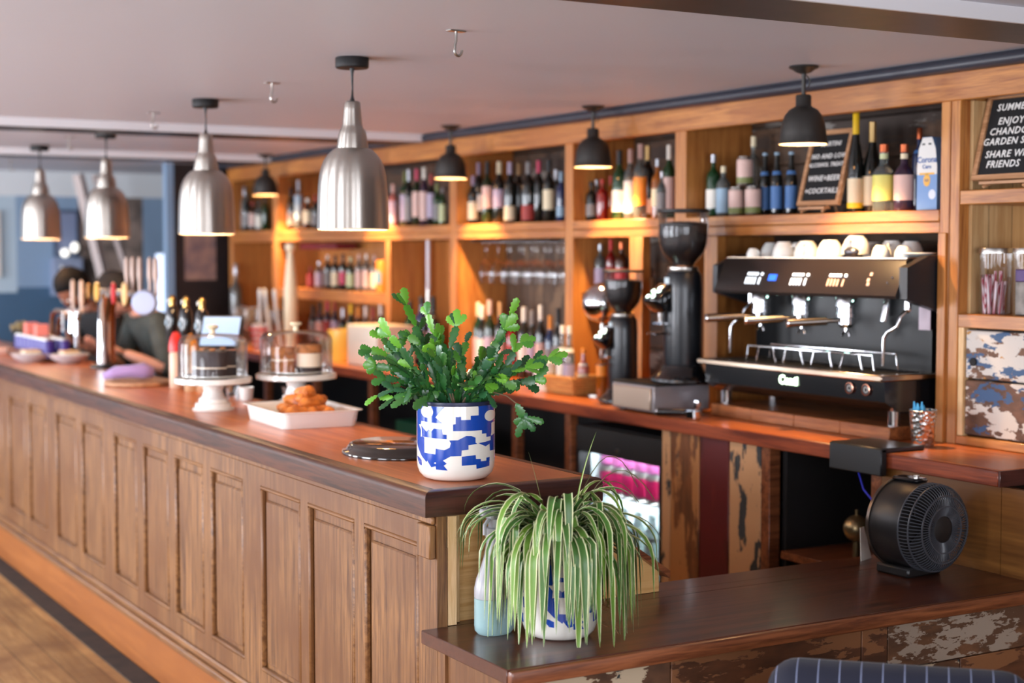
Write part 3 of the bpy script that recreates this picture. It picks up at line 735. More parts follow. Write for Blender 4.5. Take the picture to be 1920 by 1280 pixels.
def row(specs, X, zb, bay, group):
    for i, s in enumerate(specs):
        u, vt, wpx, kind, g, cap, lab, band, desc = s[:9]
        ex = s[9] if len(s) > 9 else None
        dx = s[10] if len(s) > 10 else 0
        Xi = X + dx
        p = atX(u, 420, Xi)
        y = p.y
        for _ in range(3):
            q = atX(u, 410, Xi); y = q.y
        h = atX(u, vt, Xi).z - zb
        if zb == ZB and y > 8.2: h = min(h, .333)
        r = wpx / 2 / pxm((Xi, y, zb + h / 2))
        for a_, c_ in bays + [(7.49, 8.24), (8.30, 10.0), (5.424, 5.66), (5.77, 6.24)]:
            if a_ - .06 < y < c_ + .06: y = min(max(y, a_ + r + .004), c_ - r - .004)
        bottle_at((Xi, y, zb + .0008), r, h, kind, g, cap, lab, band, '%s, %s %s' % (desc, ORD[i], bay), group, ex)
W = (.12, .42)
bayA = [
 (1337, 290, 27, 'spirit', 'gr', 'silver', 'white', (.14, .44), 'green gin bottle with white label'),
 (1356, 312, 27, 'spirit', 'cl', 'cream', 'pblue', (.08, .56), 'clear bottle with pale blue label'),
 (1412, 256, 28, 'spirit', 'cl', 'cream', None, W, 'tall cork-stoppered clear bottle', None, .16),
 (1434, 287, 22, 'beer', 'dk', 'pblue', 'blue', (.10, .46), 'dark beer bottle with blue label', [(.64, .70, 'blue')], .05),
 (1456, 286, 23, 'beer', 'dk', 'pblue', 'blue', (.10, .46), 'dark beer bottle with blue label', [(.64, .70, 'blue')]),
 (1483, 285, 23, 'beer', 'dk', 'pblue', 'blue', (.10, .46), 'dark beer bottle with blue label', [(.64, .70, 'blue')]),
 (1603, 211, 29, 'hock', 'dk', 'yellow', 'cream', (.10, .34), 'tall dark bottle with yellow cap and cream label', [(.045, .10, 'yellow')]),
 (1634, 229, 36, 'champ', 'dk', 'gold', 'cream', (.08, .40), 'gold-foiled sparkling wine bottle', None, .05),
 (1656, 271, 42, 'gin', 'cl', 'copper', 'lime', (.16, .54), 'clear bottle with yellow-green label and copper cap', [(.78, .86, 'ogr')], -.03),
 (1694, 271, 38, 'gin', 'pu', 'copper', 'rose', (.16, .54), 'plum bottle with peach label and copper cap', [(.78, .86, 'cream')], -.02),
 (1722, 241, 26, 'spirit', 'bl', 'copper', None, W, 'blue bottle behind the beer carton', [(.70, .74, 'blue')], .15),
]
row(bayA, 4.035, ZS, 'above the espresso machine', 'bottles above the espresso machine')
def can(u, zb, lab, label):
    p = atX(u, 400, 4.03)
    t = bottle_at((4.03, p.y, zb), .033, .122, 'can', 'cl', None, 'rose', (.30, .88), label, 'stacked cans above the espresso machine')
    MB().lathe([(.0336, .012), (.0336, .036)], n=20).build('green_band', PM['olive'], t)
    return t
can(1381, ZS, 'rose', 'pink and green drinks can, lower left of the stack of three')
can(1412, ZS, 'rose', 'pink and green drinks can, lower right of the stack of three')
can(1396, ZS + .1225, 'rose', 'pink and green drinks can on top of two others')
bayB = [
 (1100, 342, 20, 'spirit', 'dk', 'black', 'grey', W, 'dark bottle'),
 (1116, 338, 20, 'spirit', 'cl', 'silver', 'grey', (.1, .3), 'clear bottle with grey label', None, .03),
 (1129, 336, 22, 'spirit', 'rd', 'redl', None, W, 'short red bottle'),
 (1146, 330, 22, 'wine', 'am', 'redl', None, W, 'amber liqueur bottle', None, .05),
 (1161, 282, 27, 'wine', 'gr', 'black', 'white', (.12, .42), 'green bottle with big white label'),
 (1182, 280, 26, 'wine', 'cl', 'rose', 'white', (.16, .55), 'clear bottle with white and blue label', [(.10, .16, 'pblue')], .02),
 (1202, 270, 26, 'wine', 'cl', 'rose', 'orange', (.18, .56), 'bottle with bright orange label'),
 (1214, 300, 22, 'spirit', 'am', 'silver', 'cream', (.2, .5), 'small amber bottle with cream label', None, -.03),
 (1228, 272, 26, 'wine', 'dk', 'gold', 'white', (.08, .28), 'dark bottle with low white label', None, .04),
 (1241, 322, 20, 'spirit', 'cl', 'silver', 'grey', (.1, .55), 'squat clear bottle', None, -.03),
 (1254, 272, 24, 'wine', 'gr', 'white', 'rose', (.12, .56), 'green bottle with white capsule and pinkish label'),
]
row(bayB, 4.03, ZS, 'above the grinders', 'bottles above the coffee grinders')
bayC = [
 (882, 330, 21, 'wine', 'dk', 'mauve', 'cream', (.10, .46), 'dark wine bottle with mauve cap'),
 (898, 305, 22, 'wine', 'dk', 'pu' if False else 'mauve', 'white', (.22, .48), 'dark wine bottle with white mid label', None, .03),
 (914, 303, 21, 'wine', 'dg', 'black', 'rose', (.25, .60), 'olive wine bottle with pink label', None, -.01),
 (936, 303, 24, 'wine', 'dk', 'cream', 'lilac', (.26, .55), 'dark wine bottle with cream capsule'),
 (956, 304, 22, 'wine', 'dk', 'lilac', 'cream', (.05, .28), 'dark wine bottle with lilac capsule', None, -.01),
 (973, 306, 21, 'wine', 'dk', 'tan', None, W, 'dark wine bottle with tan capsule', None, .05),
 (991, 304, 27, 'wine', 'dk', 'grey', 'redl', (.04, .29), 'broad dark wine bottle with red label', None, -.01),
 (1010, 301, 22, 'wine', 'dk', 'pink', None, W, 'dark wine bottle with pink capsule', None, .03),
 (1029, 300, 22, 'wine', 'dk', 'black', 'cream', (.20, .52), 'dark wine bottle with tall cream label'),
 (1043, 318, 20, 'wine', 'cl', 'silver', 'grey', (.2, .7), 'grey clear bottle', None, .05),
 (1052, 322, 17, 'wine', 'bl', 'pblue', 'pblue', (.1, .3), 'bluish bottle'),
]
row(bayC, 4.03, ZS, 'above the hanging wine glasses', 'wine above the hanging glasses')
bayD = [
 (737, 345, 17, 'wine', 'pk', 'rose', 'lilac', (.1, .6), 'pale pink bottle'),
 (752, 322, 18, 'wine', 'gr', 'olive', 'lilac', (.1, .58), 'green bottle with lilac label'),
 (767, 318, 18, 'wine', 'dk', 'silver', 'grey', (.1, .52), 'dark bottle with grey label'),
 (782, 317, 18, 'wine', 'dg', 'pink', 'rose', (.16, .60), 'olive bottle with pink capsule'),
 (796, 314, 18, 'wine', 'pu', 'white', 'rose', (.1, .58), 'plum bottle with white capsule'),
 (809, 326, 17, 'wine', 'dk', 'redl', 'lilac', (.15, .62), 'dark bottle with red capsule'),
 (820, 344, 16, 'wine', 'gr', 'olive', 'grey', (.12, .5), 'short green bottle'),
 (830, 352, 14, 'spirit', 'gr', 'grey', 'ogr', (.1, .55), 'small green bottle with pale label'),
]
row(bayD, 4.03, ZS, 'right of the nearest pendant', 'bottles right of the nearest pendant')
bayE = [
 (531, 372, 17, 'spirit', 'pk', 'silver', 'rose', (.1, .7), 'squat bottle with pink label'),
 (545, 352, 16, 'wine', 'dk', 'black', 'grey', W, 'dark bottle'),
 (560, 338, 15, 'hock', 'cl', 'silver', 'pblue', (.2, .7), 'tall slim pale bottle'),
 (577, 372, 18, 'spirit', 'br', 'white', 'cream', (.2, .6), 'brown bottle with cream label'),
 (592, 365, 15, 'wine', 'dk', 'redl', 'grey', W, 'dark bottle touching the pendant edge'),
]
row(bayE, 4.03, ZS, 'left of the nearest pendant', 'bottles left of the nearest pendant')
bayF = [
 (452, 350, 14, 'wine', 'cl', 'silver', 'grey', (.1, .4), 'pale bottle'),
 (463, 362, 13, 'wine', 'dk', 'black', 'grey', W, 'dark bottle'),
 (474, 378, 14, 'spirit', 'br', 'redl', 'rose', (.2, .6), 'brown bottle with pink label'),
 (486, 374, 14, 'spirit', 'cl', 'black', 'white', (.1, .5), 'clear bottle with white label'),
 (497, 368, 12, 'wine', 'gr', 'black', None, W, 'green bottle'),
]
row(bayF, 4.03, ZS, 'in the farthest top bay', 'bottles in the farthest top bay')
# lower bay B: small shelf either side of the middle post
t = thing('short_shelf', 'small dark shelf either side of the lit post behind the grinders', 'shelf', (0, 0, 0))
MB().box(XF + .05, SB - .05, 5.426, 5.70, 1.50, 1.518).box(XF + .05, 4.20, 5.70, 6.238, 1.50, 1.518).build('board', m_ledge, t)
row([(1110, 458, 22, 'spirit', 'cl', 'silver', 'lilac', (.15, .5), 'clear bottle'),
     (1146, 449, 19, 'wine', 'rd', 'red', 'redl', (.1, .5), 'dark bottle dipped in bright red wax'),
     (1166, 455, 26, 'spirit', 'br', 'copper', 'red', (.1, .5), 'brown bottle with red label')], 4.08, 1.518, 'behind the chrome globe', 'bottles behind the chrome globe')
row([(1216, 484, 24, 'spirit', 'cl', 'black', 'cream', (.1, .45), 'clear bottle with cream label right of lit post')], 4.08, 1.518, 'on the small shelf', None)
# back counter below the hanging glasses
low = [(890, 566, 15, 'gr', 'cream', 'rose'), (904, 572, 14, 'dk', 'white', 'white'), (918, 562, 17, 'dg', 'rose', 'lilac'), (938, 566, 16, 'dk', 'tan', 'rose'), (960, 588, 16, 'rd', 'redl', 'redl'),
       (983, 576, 18, 'dk', 'white', 'white'), (998, 582, 14, 'dk', 'grey', 'lilac'), (1014, 572, 14, 'dk', 'white', 'rose'), (1032, 592, 15, 'bl', 'orange', 'grey'), (1047, 578, 16, 'dk', 'black', 'grey')]
nm = {'gr': 'green', 'dk': 'dark', 'dg': 'olive', 'rd': 'red', 'bl': 'bluish'}
row([(u, v, w_ + 6, 'wine', g, c, l, (.12, .5), '%s bottle with %s cap' % (nm[g], {'rose': 'pink', 'redl': 'red'}.get(c, c))) for u, v, w_, g, c, l in low], 4.06, ZB, 'behind the cactus plant', 'bottles on the back counter behind the plant')
# low shelf at the left
t = thing('red_carton', 'flat dark red box lying on the bottles of the low shelf', 'box', (0, 0, 0))
p = atX(610, 470, 4.12)
MB().box(4.06, 4.2, p.y - .32, p.y + .30, 1.727, 1.765, .003).build('carton', M('carton_dark_red', (118, 24, 34), .5), t)
row([(582, 500, 16, 'spirit', 'rd', 'redl', 'redl', (.1, .6), 'short red bottle'), (598, 490, 16, 'spirit', 'cl', 'silver', 'lilac', (.1, .6), 'pale bottle'),
     (614, 478, 16, 'spirit', 'dk', 'white', 'grey', (.1, .5), 'dark bottle with white cap'), (628, 478, 16, 'spirit', 'dk', 'black', 'cream', (.1, .5), 'dark bottle with cream label'),
     (643, 476, 16, 'spirit', 'dk', 'black', 'pink', (.15, .5), 'dark bottle with pink label'), (657, 482, 17, 'spirit', 'dg', 'ogr', 'ogr', (.1, .5), 'bottle with pale green label'),
     (673, 477, 15, 'spirit', 'cl', 'rose', 'rose', (.1, .55), 'clear bottle with pink top'), (687, 476, 15, 'spirit', 'cl', 'white', 'rose', (.1, .55), 'clear bottle with white top'),
     (702, 478, 15, 'spirit', 'cl', 'rose', 'cream', (.1, .5), 'clear bottle with pale top')], 4.05, 1.468, 'on the low shelf', 'bottles on the low left shelf')
t = thing('orange_carton', 'bright orange carton with a pale and teal label at the low shelf end', 'carton', (4.03, atX(719, 500, 4.03).y, 1.4688))
MB().box(-.03, .03, -.045, .045, 0, .19, .004).build('box', M('carton_orange', (236, 132, 40), .45), t)
MB().box(-.032, -.03, .002, .04, .05, .13).build('pale_label', PM['pblue'], t); MB().box(-.032, -.03, -.036, 0, .05, .12).build('teal_label', PM['teal'], t)
low2 = [(586, 572, 'dk', 'black', 'grey', 'dark'), (599, 566, 'pu', 'black', 'rose', 'plum'), (613, 560, 'pu', 'pink', 'redl', 'plum'), (627, 562, 'pu', 'redl', 'lilac', 'plum'), (642, 578, 'dk', 'silver', 'olive', 'dark'),
        (657, 570, 'dg', 'yellow', 'yellow', 'olive'), (671, 576, 'br', 'orange', 'orange', 'brown'), (685, 574, 'cl', 'white', 'white', 'clear'), (699, 576, 'rd', 'redl', 'redl', 'red'), (713, 560, 'cl', 'white', 'grey', 'clear')]
row([(u, v, 17, 'wine', g, c, l, (.2, .6), '%s bottle with %s cap' % (d, {'redl': 'red'}.get(c, c))) for u, v, g, c, l, d in low2], 4.05, ZB, 'under the low left shelf', 'bottles under the low left shelf')
row([(768, 565, 22, 'wine', 'gr', 'black', 'grey', (.2, .5), 'dark green bottle'), (790, 556, 26, 'spirit', 'bl', 'black', 'grey', (.1, .5), 'slate blue bottle'), (812, 556, 24, 'wine', 'dk', 'black', 'lilac', (.1, .5), 'black bottle')], 4.02, ZB, 'above the cactus', 'bottles behind the top of the cactus')
t = thing('glass_tube', 'upright pale glass tube shining before the pine panel above the cactus', 'tube', (4.14, atX(803, 500, 4.14).y, ZB + .0006))
MB().cyl((0, 0, .43), (0, 0, .72), .012, n=16).build('tube', M('tube_frosted', (226, 228, 240), .3), t)
MB().cyl((0, 0, 0), (0, 0, .43), .014, n=16).cyl((0, 0, 0), (0, 0, .012), .035, n=20).build('stand', m_steel, t)
# hanging wine glasses
wg = None
t = thing('glass_rack', 'steel rack under the shelf from which the wine glasses hang', 'rack', (0, 0, 0))
for k in range(8): MB().box(XF + .04, SB - .05, 6.40 + k * .13 - .004, 6.40 + k * .13 + .004, ZS - .094, ZS - .090).box(XF + .04, SB - .05, 6.40 + k * .13 - .001, 6.40 + k * .13 + .001, ZS - .090, ZS - .0405).build('rail', m_steel, t)
k = 0
names = ['nearest', 'second', 'third', 'fourth', 'fifth', 'sixth', 'seventh']
for j, Xg in enumerate((XF + .09, XF + .22)):
    for i in range(7):
        y = 6.465 + i * .13
        lb = 'wine glass hanging upside down, %s from the right in the %s row' % (names[i], ('front', 'rear')[j])
        if wg is None:
            wg = thing('wine_glass', lb, 'glass', (Xg, y, ZS - .096), 0, 'wine glasses hanging under the shelf')
            MB().lathe([(0, 0), (.034, -.001), (.034, -.003), (.006, -.008), (.004, -.02), (.0038, -.085), (.008, -.095), (.028, -.118), (.037, -.15), (.036, -.18), (.031, -.215)], n=24).build('glass', m_glass, wg)
            MB().lathe([(.031, -.213), (.032, -.2165), (.0305, -.2165)], n=24).build('rim', m_glass2, wg)
        else: copy_thing(wg, lb, (Xg, y, ZS - .096))
# beer carton
t = thing('beer_carton', 'blue and white beer bottle carton reading Corona at the end of the shelf', 'carton', (4.03, atX(1737, 400, 4.0).y, ZS + .0008))
prf = [(-.048, 0), (.048, 0), (.048, .15), (.040, .215), (.022, .255), (-.022, .255), (-.040, .215), (-.048, .15)]
MB().prism([(a, z) for a, z in prf if True], lambda a, z: (-.03, a, z), lambda a, z: (.06, a, z)).build('box', M('carton_blue', (98, 138, 190), .45), t)
MB().prism([(-.0478, .125), (.0478, .125), (.048, .15), (.040, .215), (.022, .254), (-.022, .254), (-.040, .215), (-.048, .15)], lambda a, z: (-.0308, a, z), lambda a, z: (-.03, a, z)).build('pale_panel', M('carton_pale', (214, 212, 208), .5), t)
MT = lambda z, y=0: frame((-.0312, y, z), (0, -1, 0), (0, 0, 1))
m_lb = M('print_blue', (44, 84, 150), .5); m_lg = M('print_gold', (222, 168, 60), .5)
text('lettering', 'Corona', .030, m_lb, t, MT(.176), bold=.0006); text('lettering', 'Cero', .020, m_lb, t, MT(.152), bold=.0004)
b = MB(); b.prism([(.016 * cos(a) * 1, .105 + .022 * sin(a)) for a in [k * pi / 8 for k in range(16)]], lambda a, z: (-.0312, a, z), lambda a, z: (-.0300, a, z))
b.box(-.0312, -.030, -.036, .036, .124, .131); b.build('gold_emblem', m_lg, t)
text('lettering', '0.0', .014, m_lb, t, frame((-.0316, 0, .104), (0, -1, 0), (0, 0, 1)))
MB().lathe([(0, 0), (.017, 0), (.017, .0008), (0, .0008)], m=frame((-.0302, -.026, .055), (0, 1, 0), (0, 0, 1), (-1, 0, 0))).build('round_badge', M('print_pale', (206, 214, 226), .5), t)
MB().box(-.0312, -.030, -.020, -.006, .228, .234).box(-.0312, -.030, .010, .024, .228, .234).build('hand_slot', m_black, t)
# ================================================================ letter boards, jars
m_frame = wood('board_frame', (196, 148, 108), (160, 112, 74), 'Y', .5, 10)
m_felt = M('board_felt', (20, 19, 21), .9)
m_let = M('letters_white', (236, 234, 230), .45)
def letter_board(label, p, wdt, hgt, lean, lines, size, yaw=0):
    t = thing('letter_board', label, 'sign', p, yaw)
    # local: board faces -X, runs along Y, leans back towards +X
    d = Vector((sin(lean), 0, cos(lean))); nrm = Vector((-cos(lean), 0, sin(lean)))
    base = Vector((0, 0, .032))
    fm = frame(base, (0, -1, 0), d, nrm)      # x to the right, y up the board, z out of it
    b = MB(); w2 = wdt / 2; f = .018
    b.box(-w2, w2, 0, f, -.012, .006, .0015); b.box(-w2, w2, hgt - f, hgt, -.012, .006, .0015)
    b.box(-w2, -w2 + f, f, hgt - f, -.012, .006, .0015); b.box(w2 - f, w2, f, hgt - f, -.012, .006, .0015)
    b.build('frame', m_frame, t, m=fm)
    b = MB(); b.box(-w2 + f, w2 - f, f, hgt - f, -.010, -.003)
    fe = b.build('felt', m_felt, t, m=fm)
    for (s, yy, xx, *q) in lines:
        text('lettering', s, q[0] if q else size, m_let, t, fm @ Matrix.Translation((xx, yy, -.002)), extrude=.001, shear=.12, bold=.0003, spacing=1.12)
    b = MB()
    for yy in (-w2 * .45, w2 * .45):
        b.tube([(.03, yy, .06), (.0, yy, .022), (-.03, yy * 1.15, 0.0075)], .006, 5)
    b.box(-.034, .0, -w2 * .62, w2 * .62, .016, .026, .001)
    b.tube([(.05, 0, .13), (.10, 0, .0075)], .006, 5)
    b.build('easel', m_frame, t)
    return t
letter_board('letter board on the shelf reading no and low alcohol treats, wine, beer, cocktails', (3.995, atX(1527, 390, 3.98).y, ZS), .235, .30, radians(15),
    [('MARTINI', .245, 0), ('NO AND LOW', .196, .002, .027), ('ALCOHOL TREATS', .162, 0, .0225), ('WINE+BEER', .108, 0, .031), ('+COCKTAILS', .058, 0, .029)], .026)
letter_board('letter board in the right bay reading summertime, enjoy a garden spritz', (3.98, 3.615, 1.9208), .33, .30, radians(15),
    [('SUMMERTIME', .251, -.008), ('ENJOY A', .203, -.03), ('CHANDON', .167, -.035), ('GARDEN SPRITZ', .132, -.012), ('SHARE WITH', .088, -.02), ('FRIENDS', .053, -.045)], .034)
m_lid = m_steel
def jar(label, y, straws):
    t = thing('glass_jar', label, 'jar', (4.03, y, 1.504), 0, 'glass canisters in the right bay')
    MB().lathe([(0, .001), (.052, .001), (.054, .004), (.054, .205)], n=32).build('glass', m_glass2, t)
    MB().lathe([(0, .222), (.055, .222), (.056, .220), (.056, .204), (0, .204)], n=32).build('lid', m_lid, t)
    return t
j = jar('glass canister of striped paper straws in the right bay', atX(1866, 590, 4.03).y, True)
m_straw = {}
def stripe_mat(name, c1, c2, sc):
    m, nt, b = _base(name); N = nt.nodes.new; L = nt.links.new
    tc = N('ShaderNodeTexCoord'); sp = N('ShaderNodeSeparateXYZ'); L(tc.outputs['Object'], sp.inputs[0])
    ad = N('ShaderNodeMath'); ad.operation = 'ADD'; L(sp.outputs[1], ad.inputs[0]); L(sp.outputs[0], ad.inputs[1])
    mu = N('ShaderNodeMath'); mu.operation = 'MULTIPLY'; mu.inputs[1].default_value = sc; L(ad.outputs[0], mu.inputs[0])
    fr = N('ShaderNodeMath'); fr.operation = 'FRACT'; L(mu.outputs[0], fr.inputs[0])
    gt = N('ShaderNodeMath'); gt.operation = 'GREATER_THAN'; gt.inputs[1].default_value = .5; L(fr.outputs[0], gt.inputs[0])
    mx = N('ShaderNodeMix'); mx.data_type = 'RGBA'; mx.inputs[6].default_value = s2l(c1); mx.inputs[7].default_value = s2l(c2)
    L(gt.outputs[0], mx.inputs[0]); L(mx.outputs[2], b.inputs['Base Color']); b.inputs['Roughness'].default_value = .6
    return m
m_straws = stripe_mat('straw_stripes', (226, 214, 220), (164, 44, 66), 190)
straw0 = None
for k in range(16):
    a = k * 2.4; r = .012 + .030 * ((k * 7 % 10) / 10)
    x0, y0 = r * cos(a), r * sin(a); h = .10 + .045 * ((k * 3) % 5) / 4
    dx, dy = R.uniform(-.010, .010), R.uniform(-.012, .012)
    t = MB().tube([(x0, y0, .002), (x0 + dx, y0 + dy, h)], .0048, 8).build('paper_straw', m_straws, None)
    t.location = (4.03, j.location.y, 1.504)
    tag(t, 'red and white striped paper straw standing in the glass canister', 'straw', 'paper straws in the canister')
j2 = jar('glass canister with a purple-topped packet at the right edge', atX(1930, 590, 4.03).y, False)
t = thing('tea_packet', 'packet with purple top and grey picture inside the canister at the right edge', 'packet', (4.03, j2.location.y, 1.506))
MB().box(-.030, .030, -.036, .036, 0, .11, .003).build('packet', M('packet_grey', (150, 140, 132), .6, noise_amt=.4, nscale=30), t)
MB().box(-.0305, .0305, -.0365, .0365, .11, .15, .003).build('purple_top', M('packet_purple', (74, 36, 108), .5), t)
# ================================================================ espresso machine and coffee gear
m_mach = M('machine_black', (15, 16, 19), .22, coat=.5)
m_machm = M('machine_black_textured', (24, 26, 32), .42, bump=.2, nscale=140)
m_fasc = M('machine_dark_bronze', (38, 31, 29), .3, coat=.3)
m_drip = M('drip_tray_steel', (190, 170, 150), .22, 1.0)
MY = 4.375     # middle of the machine along the wall
t = thing('timber_plinth', 'timber plinth carrying the espresso machine on the back counter', 'plinth', (0, 0, 0))
m_pl = wood('plinth_wood', (168, 102, 56), (112, 62, 32), 'Y', .45, 6)
for k in range(4): MB().box(3.80 , 4.20, 3.965 + k * .252, 3.965 + k * .252 + .2505, ZB + .001, 1.108, .003).build('block', m_pl, t)
E0 = (0, MY, 1.108)
t = thing('espresso_machine', 'black three-group espresso machine with glowing Conti lettering', 'coffee machine', E0)
def L(x, y, z): return (x, y - MY, z - 1.108)
def bx(x0, x1, y0, y1, z0, z1, bev=0, b=None):
    return (b or MB()).box(x0, x1, y0 - MY, y1 - MY, z0 - 1.108, z1 - 1.108, bev)
y0, y1 = 3.93, 4.935
# lower body, slanting front
b = MB()
poly = [(3.74, 1.285), (4.14, 1.285), (4.14, 1.165), (3.80, 1.165), (3.745, 1.20)]
b.prism(poly, lambda a, z: L(a, y0, z), lambda a, z: L(a, y1, z)); b.build('lower_body', m_mach, t)
bx(3.712, 3.99, y0 - .015, y1 + .015, 1.272, 1.294, .004).build('drip_tray', m_drip, t)
b = MB()
for k in range(36): b.box(3.735, 3.94, y0 + .04 + k * .0263 - MY, y0 + .052 + k * .0263 - MY, 1.294 - 1.108, 1.2955 - 1.108)
b.build('tray_slots', m_black, t)
bx(3.99, 4.03, y0 + .03, y1 - .01, 1.294, 1.60).build('splash_panel', M('splash_black', (9, 10, 12), .3, spec=.25), t)
# side cheek at the near end: upper big one
b = MB()
ch = [(3.80, 1.552), (3.985, 1.50), (4.14, 1.50), (4.16, 1.715), (3.90, 1.70), (3.80, 1.66)]
b.prism(ch, lambda a, z: L(a, y0 - .04, z), lambda a, z: L(a, y0 - .002, z)); b.build('side_cheek', m_machm, t)
b = MB(); b.prism(ch, lambda a, z: L(a, y1 + .002, z), lambda a, z: L(a, y1 + .03, z)); b.build('side_cheek', m_machm, t)
bx(4.03, 4.14, y0 - .02, y1 + .01, 1.294, 1.51).build('rear_body', m_machm, t)
bx(3.995, 4.14, y0 - .022, y0 - .018, 1.165, 1.272, b=None).build('side_panel', m_machm, t)
# head
b = MB(); hd = [(3.785, 1.562), (3.79, 1.552), (4.12, 1.552), (4.12, 1.688), (3.845, 1.688), (3.835, 1.682)]
b.prism(hd, lambda a, z: L(a, y0, z), lambda a, z: L(a, y1, z)); b.build('head', m_fasc, t)
bx(3.842, 4.12, y0 + .005, y1 - .005, 1.6885, 1.6935, .001).build('cup_tray', m_drip, t)
# control panel: glowing key groups
nrm = Vector((-(1.682 - 1.562), 0, -(3.835 - 3.785))).normalized(); nrm = Vector((-.923, 0, .385))
upv = Vector((.385, 0, .923))
def panel_m(y, s):    # s = height along the panel from its bottom edge
    o = Vector((3.785, y - MY, 1.562 - 1.108)) + upv * s + nrm * .0008
    return frame(o, (0, -1, 0), upv, nrm)
m_key = M('key_white', (240, 246, 250), .4, emis=(235, 245, 255), estr=1.3)
m_keyb = M('key_copper', (220, 180, 160), .4, emis=(230, 170, 140), estr=.5)
m_disp = M('display_blue', (30, 70, 200), .3, emis=(50, 110, 255), estr=1.6)
for (u, km) in ((1415, m_key), (1500, m_key), (1570, m_keyb)):
    yc = atX(u, 520, 3.81).y
    b = MB()
    for c in range(5):
        xx = -.042 + c * .017 + (.012 if c == 4 else 0)
        b.box(xx, xx + .013, .008, .019, 0, .0025, .001)
    b.build('key_row', m_key, t, m=panel_m(yc, .058))
    b = MB()
    for c in range(5):
        xx = -.044 + c * .017 + (.010 if c == 4 else 0)
        b.box(xx, xx + .009, -.032, -.004, 0, .002, .001)
    b.build('key_row', km, t, m=panel_m(yc, .062))
MB().box(-.022, .022, -.012, .012, 0, .002).build('display', m_disp, t, m=panel_m(atX(1450, 520, 3.81).y, .058))
b = MB()
for q in ((-.01, .018), (-.016, -.004), (-.012, -.02)): b.box(q[0], q[0] + .012, q[1], q[1] + .012, 0, .002)
b.build('switch_cluster', m_keyb, t, m=panel_m(atX(1634, 520, 3.81).y, .055))
MB().box(-.01, -.004, -.01, -.004, 0, .003).box(.006, .012, .01, .016, 0, .003).build('indicator', m_chrome, t, m=panel_m(atX(1670, 520, 3.81).y, .055))
# groups and portafilters
m_hand = M('handle_dark_steel', (120, 112, 106), .25, 1.0)
gy = [atX(u, 560, 3.86).y for u in (1425, 1502, 1585)]
for i, y in enumerate(gy):
    g = MB().lathe([(0, .0), (.036, 0), (.038, -.004), (.038, -.036), (.033, -.04), (.033, -.058), (.036, -.06), (.036, -.075), (0, -.076)], c=L(3.865, y, 1.552), n=28).build('group_head', m_chrome, t)
    p = MB().lathe([(0, 0), (.031, 0), (.031, -.022), (.020, -.034), (.008, -.036), (0, -.036)], c=L(3.865, y, 1.474), n=24).build('portafilter', m_chrome, t)
    MB().cyl(L(3.865, y, 1.44), L(3.865, y, 1.425), .006).tube([L(3.865, y, 1.428), L(3.865, y - .016, 1.42), L(3.865, y - .02, 1.408)], .005).tube([L(3.865, y, 1.428), L(3.865, y + .016, 1.42), L(3.865, y + .02, 1.408)], .005).build('spout', m_chrome, p)
    if i < 2 or True:
        hx = (-.085, .17) if i < 2 else (-.085, .17)
        a = Vector(L(3.835, y + .004, 1.466)); dirv = Vector((-.86, .46, -.05)).normalized()
        if i < 2 or i == 2:
            h0, h1 = a + dirv * .045, a + dirv * .185
            MB().cyl(a, h0, .008).cyl(h0, h1, .0145, .0165, 16).build('handle', m_hand, p)
            MB().cyl(h1, h1 + dirv * .006, .0165, n=18).build('handle_cap', m_chrome, p)
for u in (1464, 1546, 1635):
    y = atX(u, 556, 3.9).y
    bx(3.885, 3.91, y - .011, y + .011, 1.548, 1.5515).build('work_light', M('group_led', (220, 255, 240), .4, emis=(200, 255, 235), estr=6), t)
# steam wands
def wand(y, sgn, nm='steam_wand'):
    P_ = lambda dx, dy, z: L(3.85 + dx, y + dy, z)
    MB().cyl(P_(.03, 0, 1.552), P_(.03, 0, 1.52), .013).sph(P_(.03, 0, 1.515), .014).tube([P_(.03, 0, 1.515), P_(0, sgn * .004, 1.49), P_(-.01, sgn * .01, 1.455), P_(-.015, sgn * .05, 1.435), P_(-.02, sgn * .062, 1.415), P_(-.022, sgn * .064, 1.33), P_(-.022, sgn * .064, 1.315)], [.006, .0065, .0065, .0065, .0065, .006, .0045], 10).build(nm, m_chrome, t)
wand(atX(1690, 580, 3.85).y, 1); wand(atX(1397, 590, 3.85).y, 1)
MB().tube([L(3.87, atX(1665, 560, 3.87).y, 1.552), L(3.86, atX(1665, 560, 3.87).y, 1.52), L(3.855, atX(1663, 560, 3.87).y, 1.47)], [.010, .012, .011], 12).build('hot_water_spout', m_chrome, t)
# wire cup rail
b = MB(); ya, yb_ = atX(1400, 640, 3.80).y, atX(1640, 650, 3.80).y
n = 9; zt_, zb_ = 1.352, 1.297
b.tube([L(3.80, ya, zb_), L(3.80, ya - .01, zt_), L(3.80, yb_ + .01, zt_), L(3.80, yb_, zb_)], .0035, 6)
for k in range(1, n):
    y = ya + (yb_ - ya) * k / n
    b.tube([L(3.80, y, zt_), L(3.80, y + (.018 if k % 2 else -.018), zb_)], .0028, 6)
b.tube([L(3.93, ya + .02, zb_), L(3.93, ya + .01, zt_), L(3.93, yb_ + .03, zt_), L(3.93, yb_ + .02, zb_)], .003, 6)
b.build('cup_rail', m_chrome, t)
